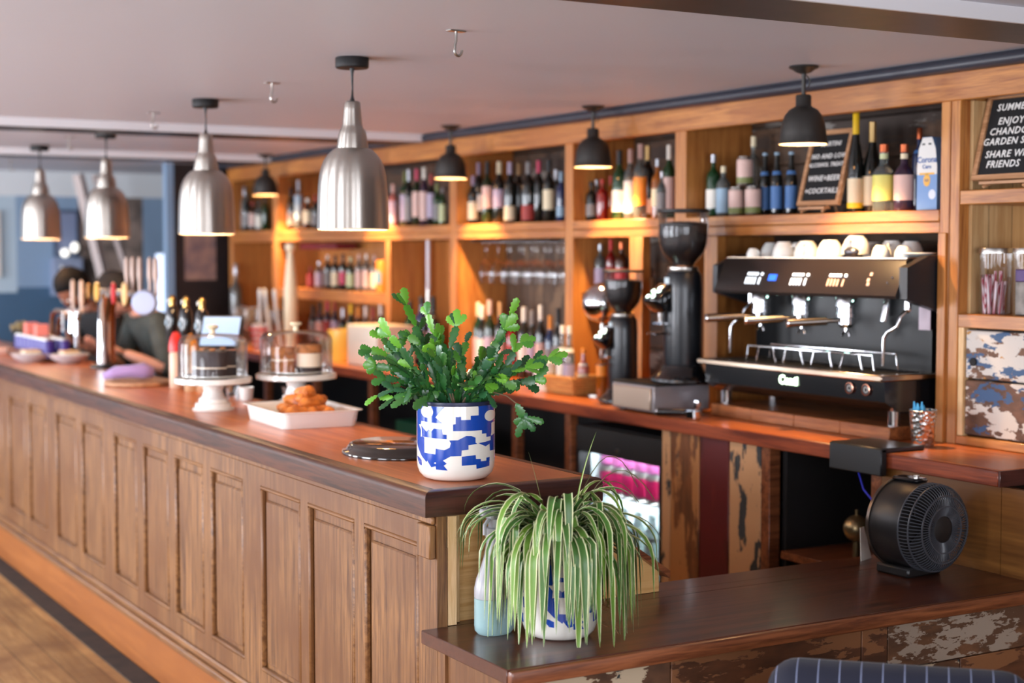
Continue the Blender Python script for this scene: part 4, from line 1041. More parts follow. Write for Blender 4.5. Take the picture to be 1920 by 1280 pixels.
# lettering, gauges, feet, stickers
fr_n = Vector((-.98, 0, -.06)).normalized()
text('glowing_lettering', 'Conti', .046, M('lettering_glow', (230, 255, 225), .4, emis=(216, 255, 205), estr=3.2), t, frame(L(3.7395, atX(1480, 720, 3.745).y, 1.240), (0, -1, 0), (.05, 0, 1)), bold=.0016, extrude=.001)
for u in (1596, 1627):
    y = atX(u, 732, 3.745).y
    fm = frame(L(3.7405, y, 1.238), (0, -1, 0), (0, 0, 1))
    g = MB().lathe([(0, 0), (.0195, 0), (.0205, .002), (.0205, .006), (.017, .007), (.017, .004), (0, .004)], n=28, m=fm).build('gauge', M('gauge_copper', (196, 138, 116), .25, .9) if u == 1596 else bpy.data.materials['gauge_copper'], t)
    MB().lathe([(0, .0041), (.0168, .0041), (.0168, .0046), (0, .0046)], n=24, m=fm).build('dial', m_black, g)
    MB().lathe([(.008, .005), (.010, .005), (.010, .0056), (.008, .0056)], n=20, m=fm, close=True).build('dial_ring', m_steel, g)
for u, v in ((1362, 750), (1675, 780)):
    y = atX(u, v, 3.85).y
    MB().lathe([(0, 0), (.021, 0), (.021, .052), (.024, .055), (.024, .0569), (0, .0569)], c=(3.85, y - MY, 0), n=24).build('foot', m_chrome, t)
    MB().lathe([(0, 0), (.021, 0), (.021, .0569), (0, .0569)], c=(4.09, y - MY, 0), n=20).build('foot', m_chrome, t)
bx(3.975, 3.978, 3.955, 4.01, 1.44, 1.52).build('instruction_card', M('card_lilac', (204, 186, 196), .6), t)
bx(4.03, 4.09, y0 - .0235, y0 - .0225, 1.205, 1.25).build('sticker', M('sticker_white', (214, 220, 232), .5), t)
# ---- cups drying on top
cup0 = None
def cup(u, X, r, label, tilt=0.0, rz=0.0, dz=0.0, sc=1.0):
    p = (X, atX(u, 480, X).y, 1.694 + dz)
    c = thing('coffee_cup', label, 'cup', p, rz, 'white cups upside down on the espresso machine')
    h = r * 1.25
    m = Matrix.Rotation(tilt, 4, 'Y')
    lift = r * abs(sin(tilt))
    m = Matrix.Translation((0, 0, lift)) @ m
    MB().lathe([(r, 0), (r * 1.0, h * .1), (r * .93, h * .45), (r * .72, h * .82), (r * .56, h * .95), (r * .54, h), (r * .48, h), (r * .46, h * .94), (r * .66, h * .8), (r * .88, h * .44), (r * .95, .0)], n=28, m=m, close=True).build('bowl', m_white, c)
    MB().tube([Vector((0, -r * .90, h * .25)), Vector((0, -r * 1.35, h * .30)), Vector((0, -r * 1.45, h * .55)), Vector((0, -r * 1.1, h * .74)), Vector((0, -r * .75, h * .72))], r * .11, 8).build('handle', m_white, c, m=m)
    return c
cup(1412, 3.88, .026, 'smallest white cup at the far left of the cups on the espresso machine')
cup(1446, 4.05, .044, 'white cup left in the rear row on the espresso machine', rz=2.4)
cup(1470, 3.92, .046, 'white cup second from the left in the front row on the machine', rz=.3)
cup(1512, 3.93, .048, 'white cup with handle forward beside the brightest cup', rz=-.9)
cup(1498, 4.06, .044, 'rear white cup between second and third front cups on the machine', rz=2.9)
cup(1556, 3.93, .050, 'brightest lamp-lit white cup in the middle of the machine top', rz=2.0)
cup(1605, 3.95, .054, 'tallest white cup on the machine, right of the brightest one', rz=-1.2, dz=.010)
cup(1640, 4.08, .044, 'rear white cup behind the tallest one on the machine', rz=2.4)
cup(1652, 3.92, .034, 'low white cup in the front row right of the tallest', rz=1.8)
cup(1672, 4.03, .048, 'large white cup in the rear row near the right end', rz=-1.0)
cup(1694, 3.92, .032, 'low white cup second from the right end of the machine top', rz=2.2)
cup(1708, 4.06, .046, 'grey-shaded white cup in the rear row at the right end', rz=2.0)
c = thing('saucer', 'white saucer leaning at the right end of the cups on the machine', 'saucer', (3.95, 3.99, 1.6945))
MB().lathe([(0, .004), (.03, .004), (.06, .016), (.062, .013), (.032, 0), (0, 0)], n=28).build('dish', m_white, c)
c = thing('tasting_spoon', 'dark steel scoop among the cups before the tallest cup', 'scoop', (3.86, atX(1600, 480, 3.87).y, 1.6945))
MB().sph((0, 0, .019), .028, sx=.7, sy=1.3, sz=.62).build('bowl', M('scoop_steel', (96, 96, 104), .3, .8), c)

# ---- grinders
m_gbody = M('grinder_black', (16, 19, 25), .33, coat=.15)
m_dsteel = M('drawer_steel', (166, 162, 166), .38, .55)
def grinder(loc, sc, label, rz=0):
    t = thing('coffee_grinder', label, 'coffee grinder', loc, rz, None)
    S = Matrix.Scale(sc, 4)
    MB().lathe([(0, 0), (.118, 0), (.122, .006), (.120, .016), (.085, .045), (.076, .07), (0, .07)], n=36, m=Matrix.Diagonal((1.0, 1.25, 1, 1))).build('base', m_blackgloss, t, m=S)
    MB().lathe([(0, .07), (.076, .07), (.078, .08), (.078, .38), (.075, .43), (.066, .45), (0, .45)], n=40).build('motor_body', m_gbody, t, m=S)
    MB().lathe([(0, .45), (.060, .45), (.062, .455), (.062, .465), (.058, .468), (0, .468)], n=32).build('collar', m_steel, t, m=S)
    MB().lathe([(.042, .468), (.048, .482), (.068, .502), (.086, .526), (.096, .556), (.101, .60), (.102, .685), (.100, .69)], n=40).build('hopper', m_glass, t, m=S)
    MB().lathe([(0, .473), (.040, .473), (.046, .484), (.065, .505), (.083, .529), (.092, .557), (.097, .60), (.098, .640), (.05, .650), (0, .645)], n=32).build('coffee_beans', M('beans', (30, 22, 22), .5, bump=.8, nscale=60) if 'beans' not in bpy.data.materials else bpy.data.materials['beans'], t, m=S)
    MB().lathe([(0, .70), (.104, .70), (.108, .697), (.108, .689), (.1, .687), (0, .687)], n=40).build('hopper_lid', m_black, t, m=S)
    # angled head with lit keys, doser fork and portafilter rest, facing -X and to the left
    hm = Matrix.Translation((-.075, .02, .365)) @ Matrix.Rotation(radians(-38), 4, 'Y')
    MB().box(-.085, .03, -.045, .045, -.045, .03, .012, seg=3).build('control_head', m_blackgloss, t, m=S @ hm)
    b = MB()
    for q in ((-.065, -.018), (-.065, .018), (-.045, 0), (-.03, -.02), (-.03, .02), (-.012, -.005)): b.sph((q[0], q[1], .032), .0095, sz=.4, n=10)
    b.build('lit_key', M('key_glow', (240, 255, 245), .4, emis=(225, 255, 235), estr=3) if 'key_glow' not in bpy.data.materials else bpy.data.materials['key_glow'], t, m=S @ hm)
    MB().sph((-.045, 0, .034), .008, sz=.4, n=8).build('green_key', M('key_green', (90, 240, 90), .4, emis=(60, 255, 80), estr=2.5) if 'key_green' not in bpy.data.materials else bpy.data.materials['key_green'], t, m=S @ hm)
    MB().cyl((-.095, .02, .33), (-.095, .02, .235), .017, .012).box(-.115, -.07, -.012, .052, .232, .247, .003).build('outlet', m_chrome, t, m=S)
    MB().tube([(-.07, -.01, .200), (-.14, -.01, .20), (-.14, .05, .20), (-.07, .05, .200)], .004).build('portafilter_rest', m_chrome, t, m=S)
    MB().box(-.071, -.068, -.012, .018, .395, .425).build('badge', M('badge_silver', (190, 200, 206), .35) if 'badge_silver' not in bpy.data.materials else bpy.data.materials['badge_silver'], t, m=S @ Matrix.Translation((-.008, -.0, 0)))
    return t
kb = thing('knock_drawer', 'brushed steel knock-out drawer under the near coffee grinder', 'drawer box', (0, 0, 0))
MB().box(3.575 + .01, 3.86, 5.06, 5.36, ZB + .012, ZB + .115, .003).build('housing', m_dsteel, kb)
MB().box(3.575, 3.585, 5.075, 5.345, ZB + .018, ZB + .108, .004).build('drawer_front', M('drawer_bronze', (190, 168, 150), .4, .6), kb)
b = MB()
for yy in (5.09, 5.33):
    for xx in (3.62, 3.83): b.cyl((xx, yy, ZB + .0005), (xx, yy, ZB + .013), .012)
b.build('rubber_feet', m_black, kb)
MB().box(3.59, 3.87, 5.055, 5.365, ZB + .1152, ZB + .124, .003).build('rubber_mat', m_black, kb)
grinder((3.76, 5.11, ZB + .1245), 1.0, 'tall black coffee grinder with bean hopper beside the espresso machine')
grinder((3.80, 5.60, ZB + .0005), .82, 'shorter coffee grinder to the left, behind the tall one')
# loose portafilter and tamper on the counter
pf = thing('loose_portafilter', 'black handled portafilter lying on the counter before the grinder', 'portafilter', (3.63, 4.86, ZB + .0005), 0)
MB().lathe([(0, 0), (.024, 0), (.031, .008), (.032, .034), (.029, .034), (.028, .012), (0, .006)], n=28).build('basket', m_chrome, pf)
MB().cyl((0, .034, .024), (0, .055, .022), .007).build('neck', m_chrome, pf)
MB().cyl((0, .055, .022), (-.035, .180, .016), .0125, .0155, 16).build('handle', m_blackgloss, pf)
MB().cyl((-.035, .180, .016), (-.0365, .186, .0165), .0165, n=18).build('handle_cap', m_chrome, pf)
tp = thing('tamper', 'small chrome tamper standing by the plinth end', 'tamper', (3.70, 4.93, ZB + .0005))
MB().lathe([(0, 0), (.028, 0), (.028, .010), (.010, .016), (.009, .03), (.016, .05), (.014, .066), (0, .07)], n=24).build('body', m_chrome, tp)
# chrome globe on a stem
gl = thing('chrome_globe', 'chrome ball on a slim stem behind the grinders', 'lamp', (3.86, atX(1130, 570, 3.86).y, ZB + .0005))
zc = atX(1130, 568, 3.86).z - ZB
MB().sph((0, 0, zc), .093, n=40).build('globe', m_chrome, gl)
MB().cyl((0, 0, .012), (0, 0, zc - .09), .011, n=16).lathe([(0, 0), (.07, 0), (.068, .01), (0, .014)], n=28).build('stem', m_steel, gl)
MB().tube([(.0, -.02, zc + .085), (.0, -.10, zc + .10), (.0, -.16, zc + .03), (.0, -.185, zc - .06), (.0, -.19, zc - .12)], .009, 8).build('arm', m_gold, gl)
# basket with bottles
bk = thing('wicker_basket', 'low woven basket holding bottles on the back counter', 'basket', (3.83, atX(1076, 730, 3.83).y, ZB + .0005))
m_wick = wood('wicker', (224, 164, 92), (176, 116, 56), 'Y', .6, 24, bump=.8)
b = MB(); x_, y_, hh = .085, .125, .075
def ring(xa, ya, z, rr): b.tube([(-xa, -ya, z), (xa, -ya, z), (xa, ya, z), (-xa, ya, z), (-xa, -ya, z)], rr, 6)
for k in range(6): ring(x_ - .012 + k * .0024, y_ - .012 + k * .0024, .008 + k * .0125, .0068)
b.box(-x_ + .01, x_ - .01, -y_ + .01, y_ - .01, .002, .010); b.build('woven_body', m_wick, bk)
b = MB(); ring(x_ + .004, y_ + .004, .078, .009); b.build('rim', m_wick, bk)
for i, (dy, dx, hh, g, cp, lb, ds) in enumerate(((.055, -.03, .30, 'cl', 'white', 'white', 'left clear bottle with white top standing in the woven basket'), (-.005, -.03, .30, 'cl', 'white', 'lilac', 'middle clear bottle with white top standing in the woven basket'),
                                            (-.065, .01, .20, 'pk', 'orange', 'cream', 'cream carton-like bottle at the right of the woven basket'))):
    bottle_at((3.83 + dx, bk.location.y + dy, ZB + .0115), .027, hh, 'gin', g, cp, lb, (.06, .42), ds, 'bottles in the basket', [(.60, .66, 'white')])
bottle_at((3.80, atX(1128, 680, 3.80).y, ZB + .001), .024, .25, 'gin', 'am', 'orange', 'orange', (.4, .6), 'amber bottle below the chrome globe, right of the basket', None)
tb = thing('white_tub', 'white lidded tub left of the woven basket, behind the cactus', 'tub', (3.80, atX(1022, 700, 3.8).y, ZB + .0005))
MB().lathe([(0, 0), (.05, 0), (.058, .12), (.06, .125), (0, .125)], n=28).build('body', m_whitem, tb); MB().lathe([(0, .126), (.062, .126), (.062, .138), (0, .14)], n=28).build('lid', m_whitem, tb)
# metal cup with cloth, black bracket, cable
mc = thing('hammered_cup', 'hammered silver metal cup on the back counter by the right post', 'cup', (3.80, atX(1730, 830, 3.80).y, ZB + .0005))
m_ham, nt, bb = _base('hammered_metal'); bb.inputs['Metallic'].default_value = 1; bb.inputs['Roughness'].default_value = .25; bb.inputs['Base Color'].default_value = s2l((225, 224, 222))
vo = nt.nodes.new('ShaderNodeTexVoronoi'); vo.inputs['Scale'].default_value = 80; tcc = nt.nodes.new('ShaderNodeTexCoord'); bp = nt.nodes.new('ShaderNodeBump'); bp.inputs['Distance'].default_value = .005; bp.inputs['Strength'].default_value = .7
nt.links.new(tcc.outputs['Object'], vo.inputs['Vector']); nt.links.new(vo.outputs[0], bp.inputs['Height']); nt.links.new(bp.outputs[0], bb.inputs['Normal'])
MB().lathe([(0, 0), (.034, 0), (.036, .003), (.0455, .118), (.047, .122), (.0455, .124), (.044, .118), (.034, .006), (0, .005)], n=48).build('body', m_ham, mc)
cl = thing('blue_cloth', 'bright blue cloth stuffed in the hammered metal cup', 'cloth', (3.80, mc.location.y, ZB + .02))
b = MB()
for k in range(7):
    a = k * .9; b.tube([(.008 * cos(a), .008 * sin(a), .0), (.016 * cos(a), .018 + .014 * sin(a), .09), (.014 * cos(a + .5), .022 + .012 * sin(a), .118 + .006 * (k % 3))], [.008, .013, .003], 7, flat=.45)
b.build('folds', M('cloth_blue', (60, 150, 205), .8), cl)
bb_ = thing('black_bracket', 'black plastic tray clipped over the back counter edge above the fan', 'tray', (0, 0, 0))
MB().box(3.548, 3.74, 3.735, 3.985, ZB + .0005, ZB + .016, .004).build('top_plate', M('tray_black', (34, 34, 38), .32), bb_)
MB().box(3.545, 3.572, 3.735, 3.985, .985, ZB + .015, .004).build('front_lip', m_black, bb_)
cb = MB().tube([(3.60, 3.93, 1.002), (3.60, 3.90, .98), (3.56, 3.83, .93), (3.53, 3.72, .88), (3.50, 3.66, .84), (3.50, 3.62, .78), (3.47, 3.60, .749)], .0035, 6).build('power_cable', M('cable_blue', (44, 52, 190), .4), None)
tag(cb, 'blue cable running down from the black tray behind the fan', 'cable')
# brass ball and paper behind the fan
br = thing('brass_bell', 'dull brass ball-shaped bell in the black cabinet behind the fan', 'bell', (3.72, atX(1606, 990, 3.72).y, .629))
zc = atX(1606, 990, 3.72).z - .629
MB().lathe([(0, 0), (.035, 0), (.03, .01), (.012, .02), (.012, zc - .04), (0, zc - .04)], n=20).sph((0, 0, zc), .047, n=24).cyl((0, 0, zc + .045), (0, 0, zc + .065), .006).build('ball', M('old_brass', (150, 128, 92), .3, .8), br)
pp = thing('paper_note', 'white folded paper standing beside the fan, left side', 'paper', (3.42, 3.655, ZL + .0008), radians(20))
MB().prism([(-.05, 0), (.02, 0), (.005, .10), (-.02, .10)], lambda a, z: (a, -.002 + z * .2, z), lambda a, z: (a, z * .2, z)).build('sheet', m_paper, pp)
# ---- fan
FZ = ZL + .147
fn = thing('black_fan', 'round black desk fan with a ribbed grille on the low ledge', 'fan', (3.385, 3.42, ZL + .0006), radians(4))
mF = frame((0, 0, .150), (1, 0, 0), (0, 0, 1), (0, -1, 0))       # local z -> towards camera side (-Y)
m_fan = M('fan_black', (26, 25, 26), .4); m_fanw = M('fan_grey_grille', (64, 66, 72), .35)
MB().lathe([(0, -.095), (.090, -.095), (.118, -.088), (.130, -.070), (.131, .045), (.129, .052)], n=64).build('housing', m_fan, fn, m=mF)
MB().lathe([(.131, -.072), (.1335, -.072), (.1335, -.062), (.131, -.062)], n=64, close=True).build('trim_ring', M('fan_bronze', (96, 84, 76), .3, .8), fn, m=mF)
MB().lathe([(0, .03), (.122, .03), (.122, .045), (0, .045)], n=48).build('inner_disc', m_void, fn, m=mF)
b = MB()
for k in range(76):
    a = 2 * pi * k / 76; ca, sa = cos(a), sin(a)
    prf = [(.1305, .050), (.1315, .075), (.124, .098), (.110, .112), (.090, .118), (.062, .116), (.040, .110)]
    b.tube([(r * ca, r * sa, z) for r, z in prf], .0017, 4, cap=False)
for r, z in ((.131, .052), (.1285, .088), (.100, .1165), (.070, .118)):
    b.lathe([(r - .002, z - .002), (r + .002, z - .002), (r + .002, z + .002), (r - .002, z + .002)], n=64, close=True)
b.build('grille', m_fanw, fn, m=mF)
MB().lathe([(0, .112), (.036, .112), (.042, .108), (.042, .104), (0, .104)], n=32).build('hub_cap', m_fan, fn, m=mF)
b = MB()
for k in range(5):
    a = 2 * pi * k / 5
    m = Matrix.Rotation(a, 4, 'Z') @ Matrix.Translation((.065, 0, .078)) @ Matrix.Rotation(radians(28), 4, 'X')
    b.box(-.045, .045, -.026, .026, -.0015, .0015, m=m)
b.cyl((0, 0, .05), (0, 0, .10), .022); b.build('blades', m_fan, fn, m=mF)
MB().box(-.028, .028, -.03, .07, .278, .292, .006).build('control_strip', m_blackgloss, fn)
MB().cyl((0, -.005, .29), (0, -.005, .299), .009).build('knob', m_steel, fn)
MB().box(-.075, .075, -.045, .085, 0, .030, .006).box(-.05, .05, -.04, .08, .028, .05, .008).build('foot', m_fan, fn)
# ---- crate of green stuff and bits in the bays
gc = thing('green_crate', 'dark green crate on the shelf behind the pastry tray', 'crate', (3.80, 7.42, .576))
b = MB(); b.box(-.12, .12, -.2, .2, 0, .012); b.box(-.12, -.11, -.2, .2, .012, .22); b.box(.11, .12, -.2, .2, .012, .22); b.box(-.11, .11, -.2, -.19, .012, .22); b.box(-.11, .11, .19, .2, .012, .22)
b.build('crate_body', M('crate_green', (16, 88, 66), .5), gc)
tum = None
for k in range(5):
    lb = 'upturned tumbler on the under-counter shelf, %s from the fridge' % ['nearest', 'second', 'third', 'fourth', 'fifth'][k]
    y = 5.84 + k * .085
    if tum is None:
        tum = thing('tumbler', lb, 'glass', (3.70, y, .5755), 0, 'tumblers on the under-counter shelf')
        MB().lathe([(.036, 0), (.031, .10), (.0, .102), (0, .096), (.028, .094), (.033, 0)], n=24).build('glass', m_glass2, tum)
    else: copy_thing(tum, lb, (3.70, y, .5755))
# ---- fridge contents
cans0 = {}
def fr_row(n, z, X, kind, h, r, g, cap, lab, desc, where):
    o = None
    for k in range(n):
        y = 5.14 + k * (.52 / (n - 1))
        lb = '%s, %s %s' % (desc, ORD[n - 1 - k], where)
        if o is None: o = bottle_at((X, y, z), r, h, kind, g, cap, lab, (.1, .8) if kind == 'can' else (.1, .45), lb, desc + ' in the fridge')
        else: copy_thing(o, lb, (X, y, z))
PM['magenta'] = M('paper_magenta', (214, 40, 110), .4); PM['violet'] = M('paper_violet', (222, 120, 184), .4); PM['icy'] = M('paper_icy', (206, 226, 222), .4)
fr_row(7, .663, 3.76, 'can', .115, .033, 'cl', None, 'magenta', 'magenta can', 'on the fridge top shelf')
fr_row(7, .663 + .1155, 3.765, 'can', .06, .032, 'cl', None, 'violet', 'short pink can', 'stacked on the fridge top shelf')
fr_row(6, .403, 3.78, 'beer', .20, .034, 'cl', 'icy', 'icy', 'pale milk bottle', 'on the fridge middle shelf')
fr_row(6, .0905, 3.78, 'beer', .22, .034, 'cl', 'icy', 'icy', 'pale bottle', 'on the fridge floor')
# ================================================================ things on the front bar
# shiny black oval lid
c0 = atZ(742, 849, ZC)
t = thing('platter_lid', 'glossy black oval platter lid lying on the bar behind the cactus pot', 'lid', (c0.x, c0.y, ZC + .0006), radians(-4))
MB().lathe([(0, .034), (.135, .033), (.146, .030), (.152, .022), (.158, .012), (.168, .010), (.171, .006), (.170, 0), (.166, .0), (.160, .006), (.150, .010), (.143, .024), (.130, .029), (0, .030)], n=64, m=Matrix.Diagonal((.95, 1.12, 1, 1))).build('lid', M('lid_smoked', (36, 26, 18), .1, coat=.8), t, ang=50)
# enamel tray and pastries
t = thing('enamel_tray', 'white enamel tray of fried pastries on the bar', 'tray', (2.150, 5.235, ZC + .0006), radians(-3))
b = MB(); wx, wy, hh = .150, .215, .056
def rr(a, c, z, rad=.03, n=5):
    out = []
    for sx, sy, a0 in ((1, 1, 0), (-1, 1, pi / 2), (-1, -1, pi), (1, -1, 3 * pi / 2)):
        for k in range(n + 1):
            an = a0 + k * pi / 2 / n; out.append((sx * (a - rad) + rad * cos(an), sy * (c - rad) + rad * sin(an), z))
    return out
def loft(b, rings, cap0=False, cap1=False):
    vs = [[b.bm.verts.new(p) for p in r] for r in rings]; n = len(vs[0])
    for A, B in zip(vs, vs[1:]):
        for i in range(n): b.bm.faces.new((A[i], A[(i + 1) % n], B[(i + 1) % n], B[i]))
    if cap0: b.bm.faces.new(list(reversed(vs[0])))
    if cap1: b.bm.faces.new(vs[-1])
    return b
loft(b, [rr(wx - .012, wy - .012, 0), rr(wx - .004, wy - .004, hh - .004), rr(wx + .008, wy + .008, hh), rr(wx + .008, wy + .008, hh + .003), rr(wx - .006, wy - .006, hh + .001), rr(wx - .016, wy - .016, .005)], True, True)
b.build('tray', m_white, t)
m_past = M('pastry_brown', (206, 122, 48), .55, noise_amt=.6, nscale=35, bump=.8, var=(158, 80, 28))
first = None
PP = [(-.02, -.05, .0, .3), (.04, -.08, 0, 1.2), (.09, -.03, 0, 2.0), (.02, .02, 0, .6), (.08, .06, 0, 2.6), (.0, .10, 0, 1.9), (.06, -.02, .032, .9), (.03, .05, .034, 2.2), (.085, .01, .036, .2), (.055, .02, .066, 1.5), (-.06, -.10, 0, .4), (-.08, .03, 0, 1.2), (.06, .13, 0, .1), (.10, -.11, 0, 1.7)]
for k, (x, y, z, a) in enumerate(PP):
    x = .015 + (x - .02) * .55; y *= .8
    lb = ['golden fried pastry', 'crescent pastry', 'crusty brown pastry'][k % 3] + ' in the enamel tray, ' + ['near left corner', 'near middle', 'near right', 'centre', 'far right', 'far middle', 'second layer near', 'second layer far', 'second layer right', 'topmost of the pile', 'left front edge', 'left back edge', 'far right corner', 'near right corner'][k]
    if first is None:
        first = thing('pastry', lb, 'pastry', (0, 0, 0), 0, 'pastries in the enamel tray')
        b = MB(); pts = []; rs = []
        for i in range(11):
            s = i / 10; an = -1.2 + 2.4 * s
            pts.append((.045 * sin(an), .028 * (1 - cos(an)) * 1.2, .017 + .004 * sin(9 * s))); rs.append(.006 + .014 * sin(pi * s) * (1 + .12 * sin(14 * s)))
        b.tube(pts, rs, 9).build('crust', m_past, first); o = first
    else: o = copy_thing(first, lb)
    o.location = Vector((2.150 + x, 5.235 + y, ZC + .0135 + z)); o.scale = (1.45, 1.45, 1.5); o.rotation_euler = (R.uniform(-.15, .15) if z else 0, R.uniform(-.2, .2) if z else 0, a)
# cake stands
m_choc = M('cake_chocolate', (44, 26, 24), .6, bump=.6, nscale=40); m_sponge = M('cake_sponge', (190, 120, 66), .8, bump=.8, nscale=50, noise_amt=.4)
m_icing = M('icing_cream', (240, 220, 196), .5, bump=.3, nscale=20)
def stand(cx, cy, hp, rp, label, lab2):
    t = thing('cake_stand', label, 'cake stand', (cx, cy, ZC + .0006))
    MB().lathe([(0, 0), (.080, 0), (.082, .006), (.070, .012), (.070, .026), (.056, .032), (.056, .044), (.044, .052), (.036, hp - .03), (.042, hp - .012), (.05, hp - .004), (0, hp - .004)], n=40).build('pedestal', m_white, t)
    MB().lathe([(0, hp - .004), (.06, hp - .004), (rp - .01, hp), (rp, hp + .004), (rp, hp + .022), (rp - .006, hp + .024), (rp - .012, hp + .012), (0, hp + .012)], n=56).build('plate', m_white, t)
    d = thing('saucer_plate', lab2[0], 'plate', (cx, cy, ZC + hp + .0135))
    MB().lathe([(0, 0), (.05, 0), (.095, .010), (.118, .018), (.118, .021), (.094, .014), (.05, .005), (0, .004)], n=48).build('dish', m_white, d)
    g = thing('glass_dome', lab2[1], 'cake dome', (cx, cy, ZC + hp + .0255))
    rd, hd = rp - .016, .165
    MB().lathe([(rd, 0), (rd + .001, .004), (rd, .01), (rd, hd - .035), (rd - .006, hd - .016), (rd - .022, hd - .004), (rd - .05, hd), (.012, hd + .004)], n=64).build('dome', m_glass, g, ang=60)
    MB().lathe([(0, hd + .003), (.012, hd + .003), (.010, hd + .012), (.012, hd + .020), (.022, hd + .026), (.024, hd + .032), (.018, hd + .037), (0, hd + .038)], n=28).build('knob', m_cream, g)
    return t
c1 = atZ(400, 768, ZC); c2 = atZ(556, 762, ZC)
stand(c1.x, c1.y, .104, .150, 'left white cake stand on the bar with chocolate cake', ('grey white plate on the left cake stand', 'clear glass dome over the chocolate cake, left'))
stand(c2.x, c2.y, .110, .160, 'right white cake stand on the bar behind the pastry tray', ('grey white plate on the right cake stand', 'clear glass dome with cream knob over two cakes, right'))
def wedge(name, label, cx, cy, z, layers, r, a0, a1, cat='cake'):
    t = thing(name, label, cat, (cx, cy, z))
    n = 24
    for (z0, z1, mm, nm, rr_) in layers:
        b = MB(); poly = [(rr_ * cos(a0 + (a1 - a0) * k / n), rr_ * sin(a0 + (a1 - a0) * k / n)) for k in range(n + 1)]
        if a1 - a0 < 2 * pi - .01: poly.append((0, 0))
        else: poly = poly[:-1]
        b.prism(poly, lambda a, c, z=z0: (a, c, z), lambda a, c, z=z1: (a, c, z)); b.build(nm, mm, t)
    return t
zt1 = ZC + .104 + .0195
k1 = wedge('chocolate_cake', 'tall cut chocolate cake under the left glass dome', c1.x + .006, c1.y, zt1, [(0, .042, m_choc, 'cake_layer', .086), (.0422, .047, m_icing, 'filling', .084), (.0472, .095, m_choc, 'cake_layer', .086), (.0952, .107, m_choc, 'ganache', .087)], .08, radians(-10), radians(285))
b = MB()
for k in range(9):
    a = R.uniform(0, 4.6); b.sph((.05 * cos(a), .05 * sin(a), .114), .009, sz=.7, n=8)
b.build('nut_topping', m_sponge, k1)
zt2 = ZC + .110 + .0195
wedge('carrot_cake', 'crumbly brown cake on the left side under the right dome', c2.x - .048, c2.y + .02, zt2, [(0, .055, m_sponge, 'cake_layer', .046), (.0552, .062, m_icing, 'filling', .045), (.0622, .108, m_sponge, 'cake_layer', .046)], .05, 0, 2 * pi)
wedge('cream_cake', 'cream topped layer cake on the right side under the right dome', c2.x + .052, c2.y - .01, zt2, [(0, .030, m_choc, 'base', .052), (.0302, .084, m_icing, 'cream_layer', .052), (.0842, .118, m_sponge, 'sponge_top', .050)], .05, 0, 2 * pi)
for i, (u, lb) in enumerate(((452, 'small clear tumbler between the two cake stands'), (478, 'squat white ramekin just behind the left cake stand'), (520, 'small clear tumbler behind the pastry tray'), (548, 'ribbed white ramekin under the right cake stand'))):
    p = atZ(u, 754 if i < 2 else 748, ZC)
    if i > 1: p = Vector((p.x + .03, p.y - .06, ZC))
    t = thing('ramekin' if i % 2 else 'small_tumbler', lb, 'ramekin' if i % 2 else 'glass', (p.x, p.y + (.1 if i < 2 else -.0), ZC + .0006))
    MB().lathe([(0, .0), (.026, 0), (.032, .055), (.030, .055), (.024, .004), (0, .004)], n=24).build('bowl', m_white if i % 2 else m_glass2, t)
# round board, lilac cloth
c = atZ(268, 724, ZC)
t = thing('round_board', 'round wooden serving board on the bar left of the cakes', 'board', (c.x + .01, c.y + .10, ZC + .0006))
MB().lathe([(0, 0), (.150, 0), (.155, .005), (.155, .013), (.150, .018), (0, .018)], n=48).build('board', m_frame, t)
t = thing('lilac_cloth', 'crumpled lilac cloth heaped on the round board', 'cloth', (c.x - .01, c.y + .10, ZC + .019))
b = MB(); b.tube([(-.13, .05, .024), (-.08, .03, .036), (-.02, .01, .044), (.04, -.01, .05), (.085, -.02, .036)], [.020, .034, .036, .046, .028], 14, flat=.8)
for v in b.bm.verts:
    n_ = noise.noise(v.co * 26); v.co += Vector((0, 0, 1)) * n_ * .012 * (1 if v.co.z > .01 else 0); v.co.z = max(v.co.z, .0005)
b.build('folds', M('cloth_lilac', (164, 134, 184), .85, sheen=.3), t, ang=80)
t = thing('wooden_caddy', 'small wooden caddy box left of the left cake dome', 'box', (2.27, 6.55, ZC + .0006))
MB().box(-.06, .06, -.09, .09, 0, .012).box(-.06, -.052, -.09, .09, .012, .07).box(.052, .06, -.09, .09, .012, .07).box(-.052, .052, -.09, -.082, .012, .07).box(-.052, .052, .082, .09, .012, .07).build('box', m_frame, t)
t = thing('salt_mill', 'silver topped glass mill standing in the wooden caddy', 'mill', (2.27, 6.53, ZC + .0135))
MB().lathe([(0, 0), (.022, 0), (.022, .08), (0, .08)], n=20).build('glass_body', m_glass2, t); MB().lathe([(0, .08), (.023, .08), (.024, .11), (.012, .125), (0, .126)], n=20).build('cap', m_chrome, t)
# sauce bottles
for (u, mm, lb) in ((330, m_red, 'sauce bottle with pointed red cap behind the left dome'), (358, m_amberp, 'sauce bottle with pointed amber cap behind the left dome')):
    y = atX(u, 640, 2.20).y
    t = thing('sauce_bottle', lb, 'bottle', (2.20, y, ZC + .0006), 0, 'sauce bottles with pointed caps')
    MB().lathe([(0, 0), (.030, 0), (.031, .004), (.031, .15), (.026, .165), (0, .165)], n=24).build('bottle', M('sauce_' + mm.name, (214, 176, 150) if mm is m_red else (190, 150, 110), .35), t)
    MB().lathe([(0, .165), (.033, .165), (.033, .19), (.026, .225), (.015, .25), (0, .256)], n=24).build('cap', mm, t)
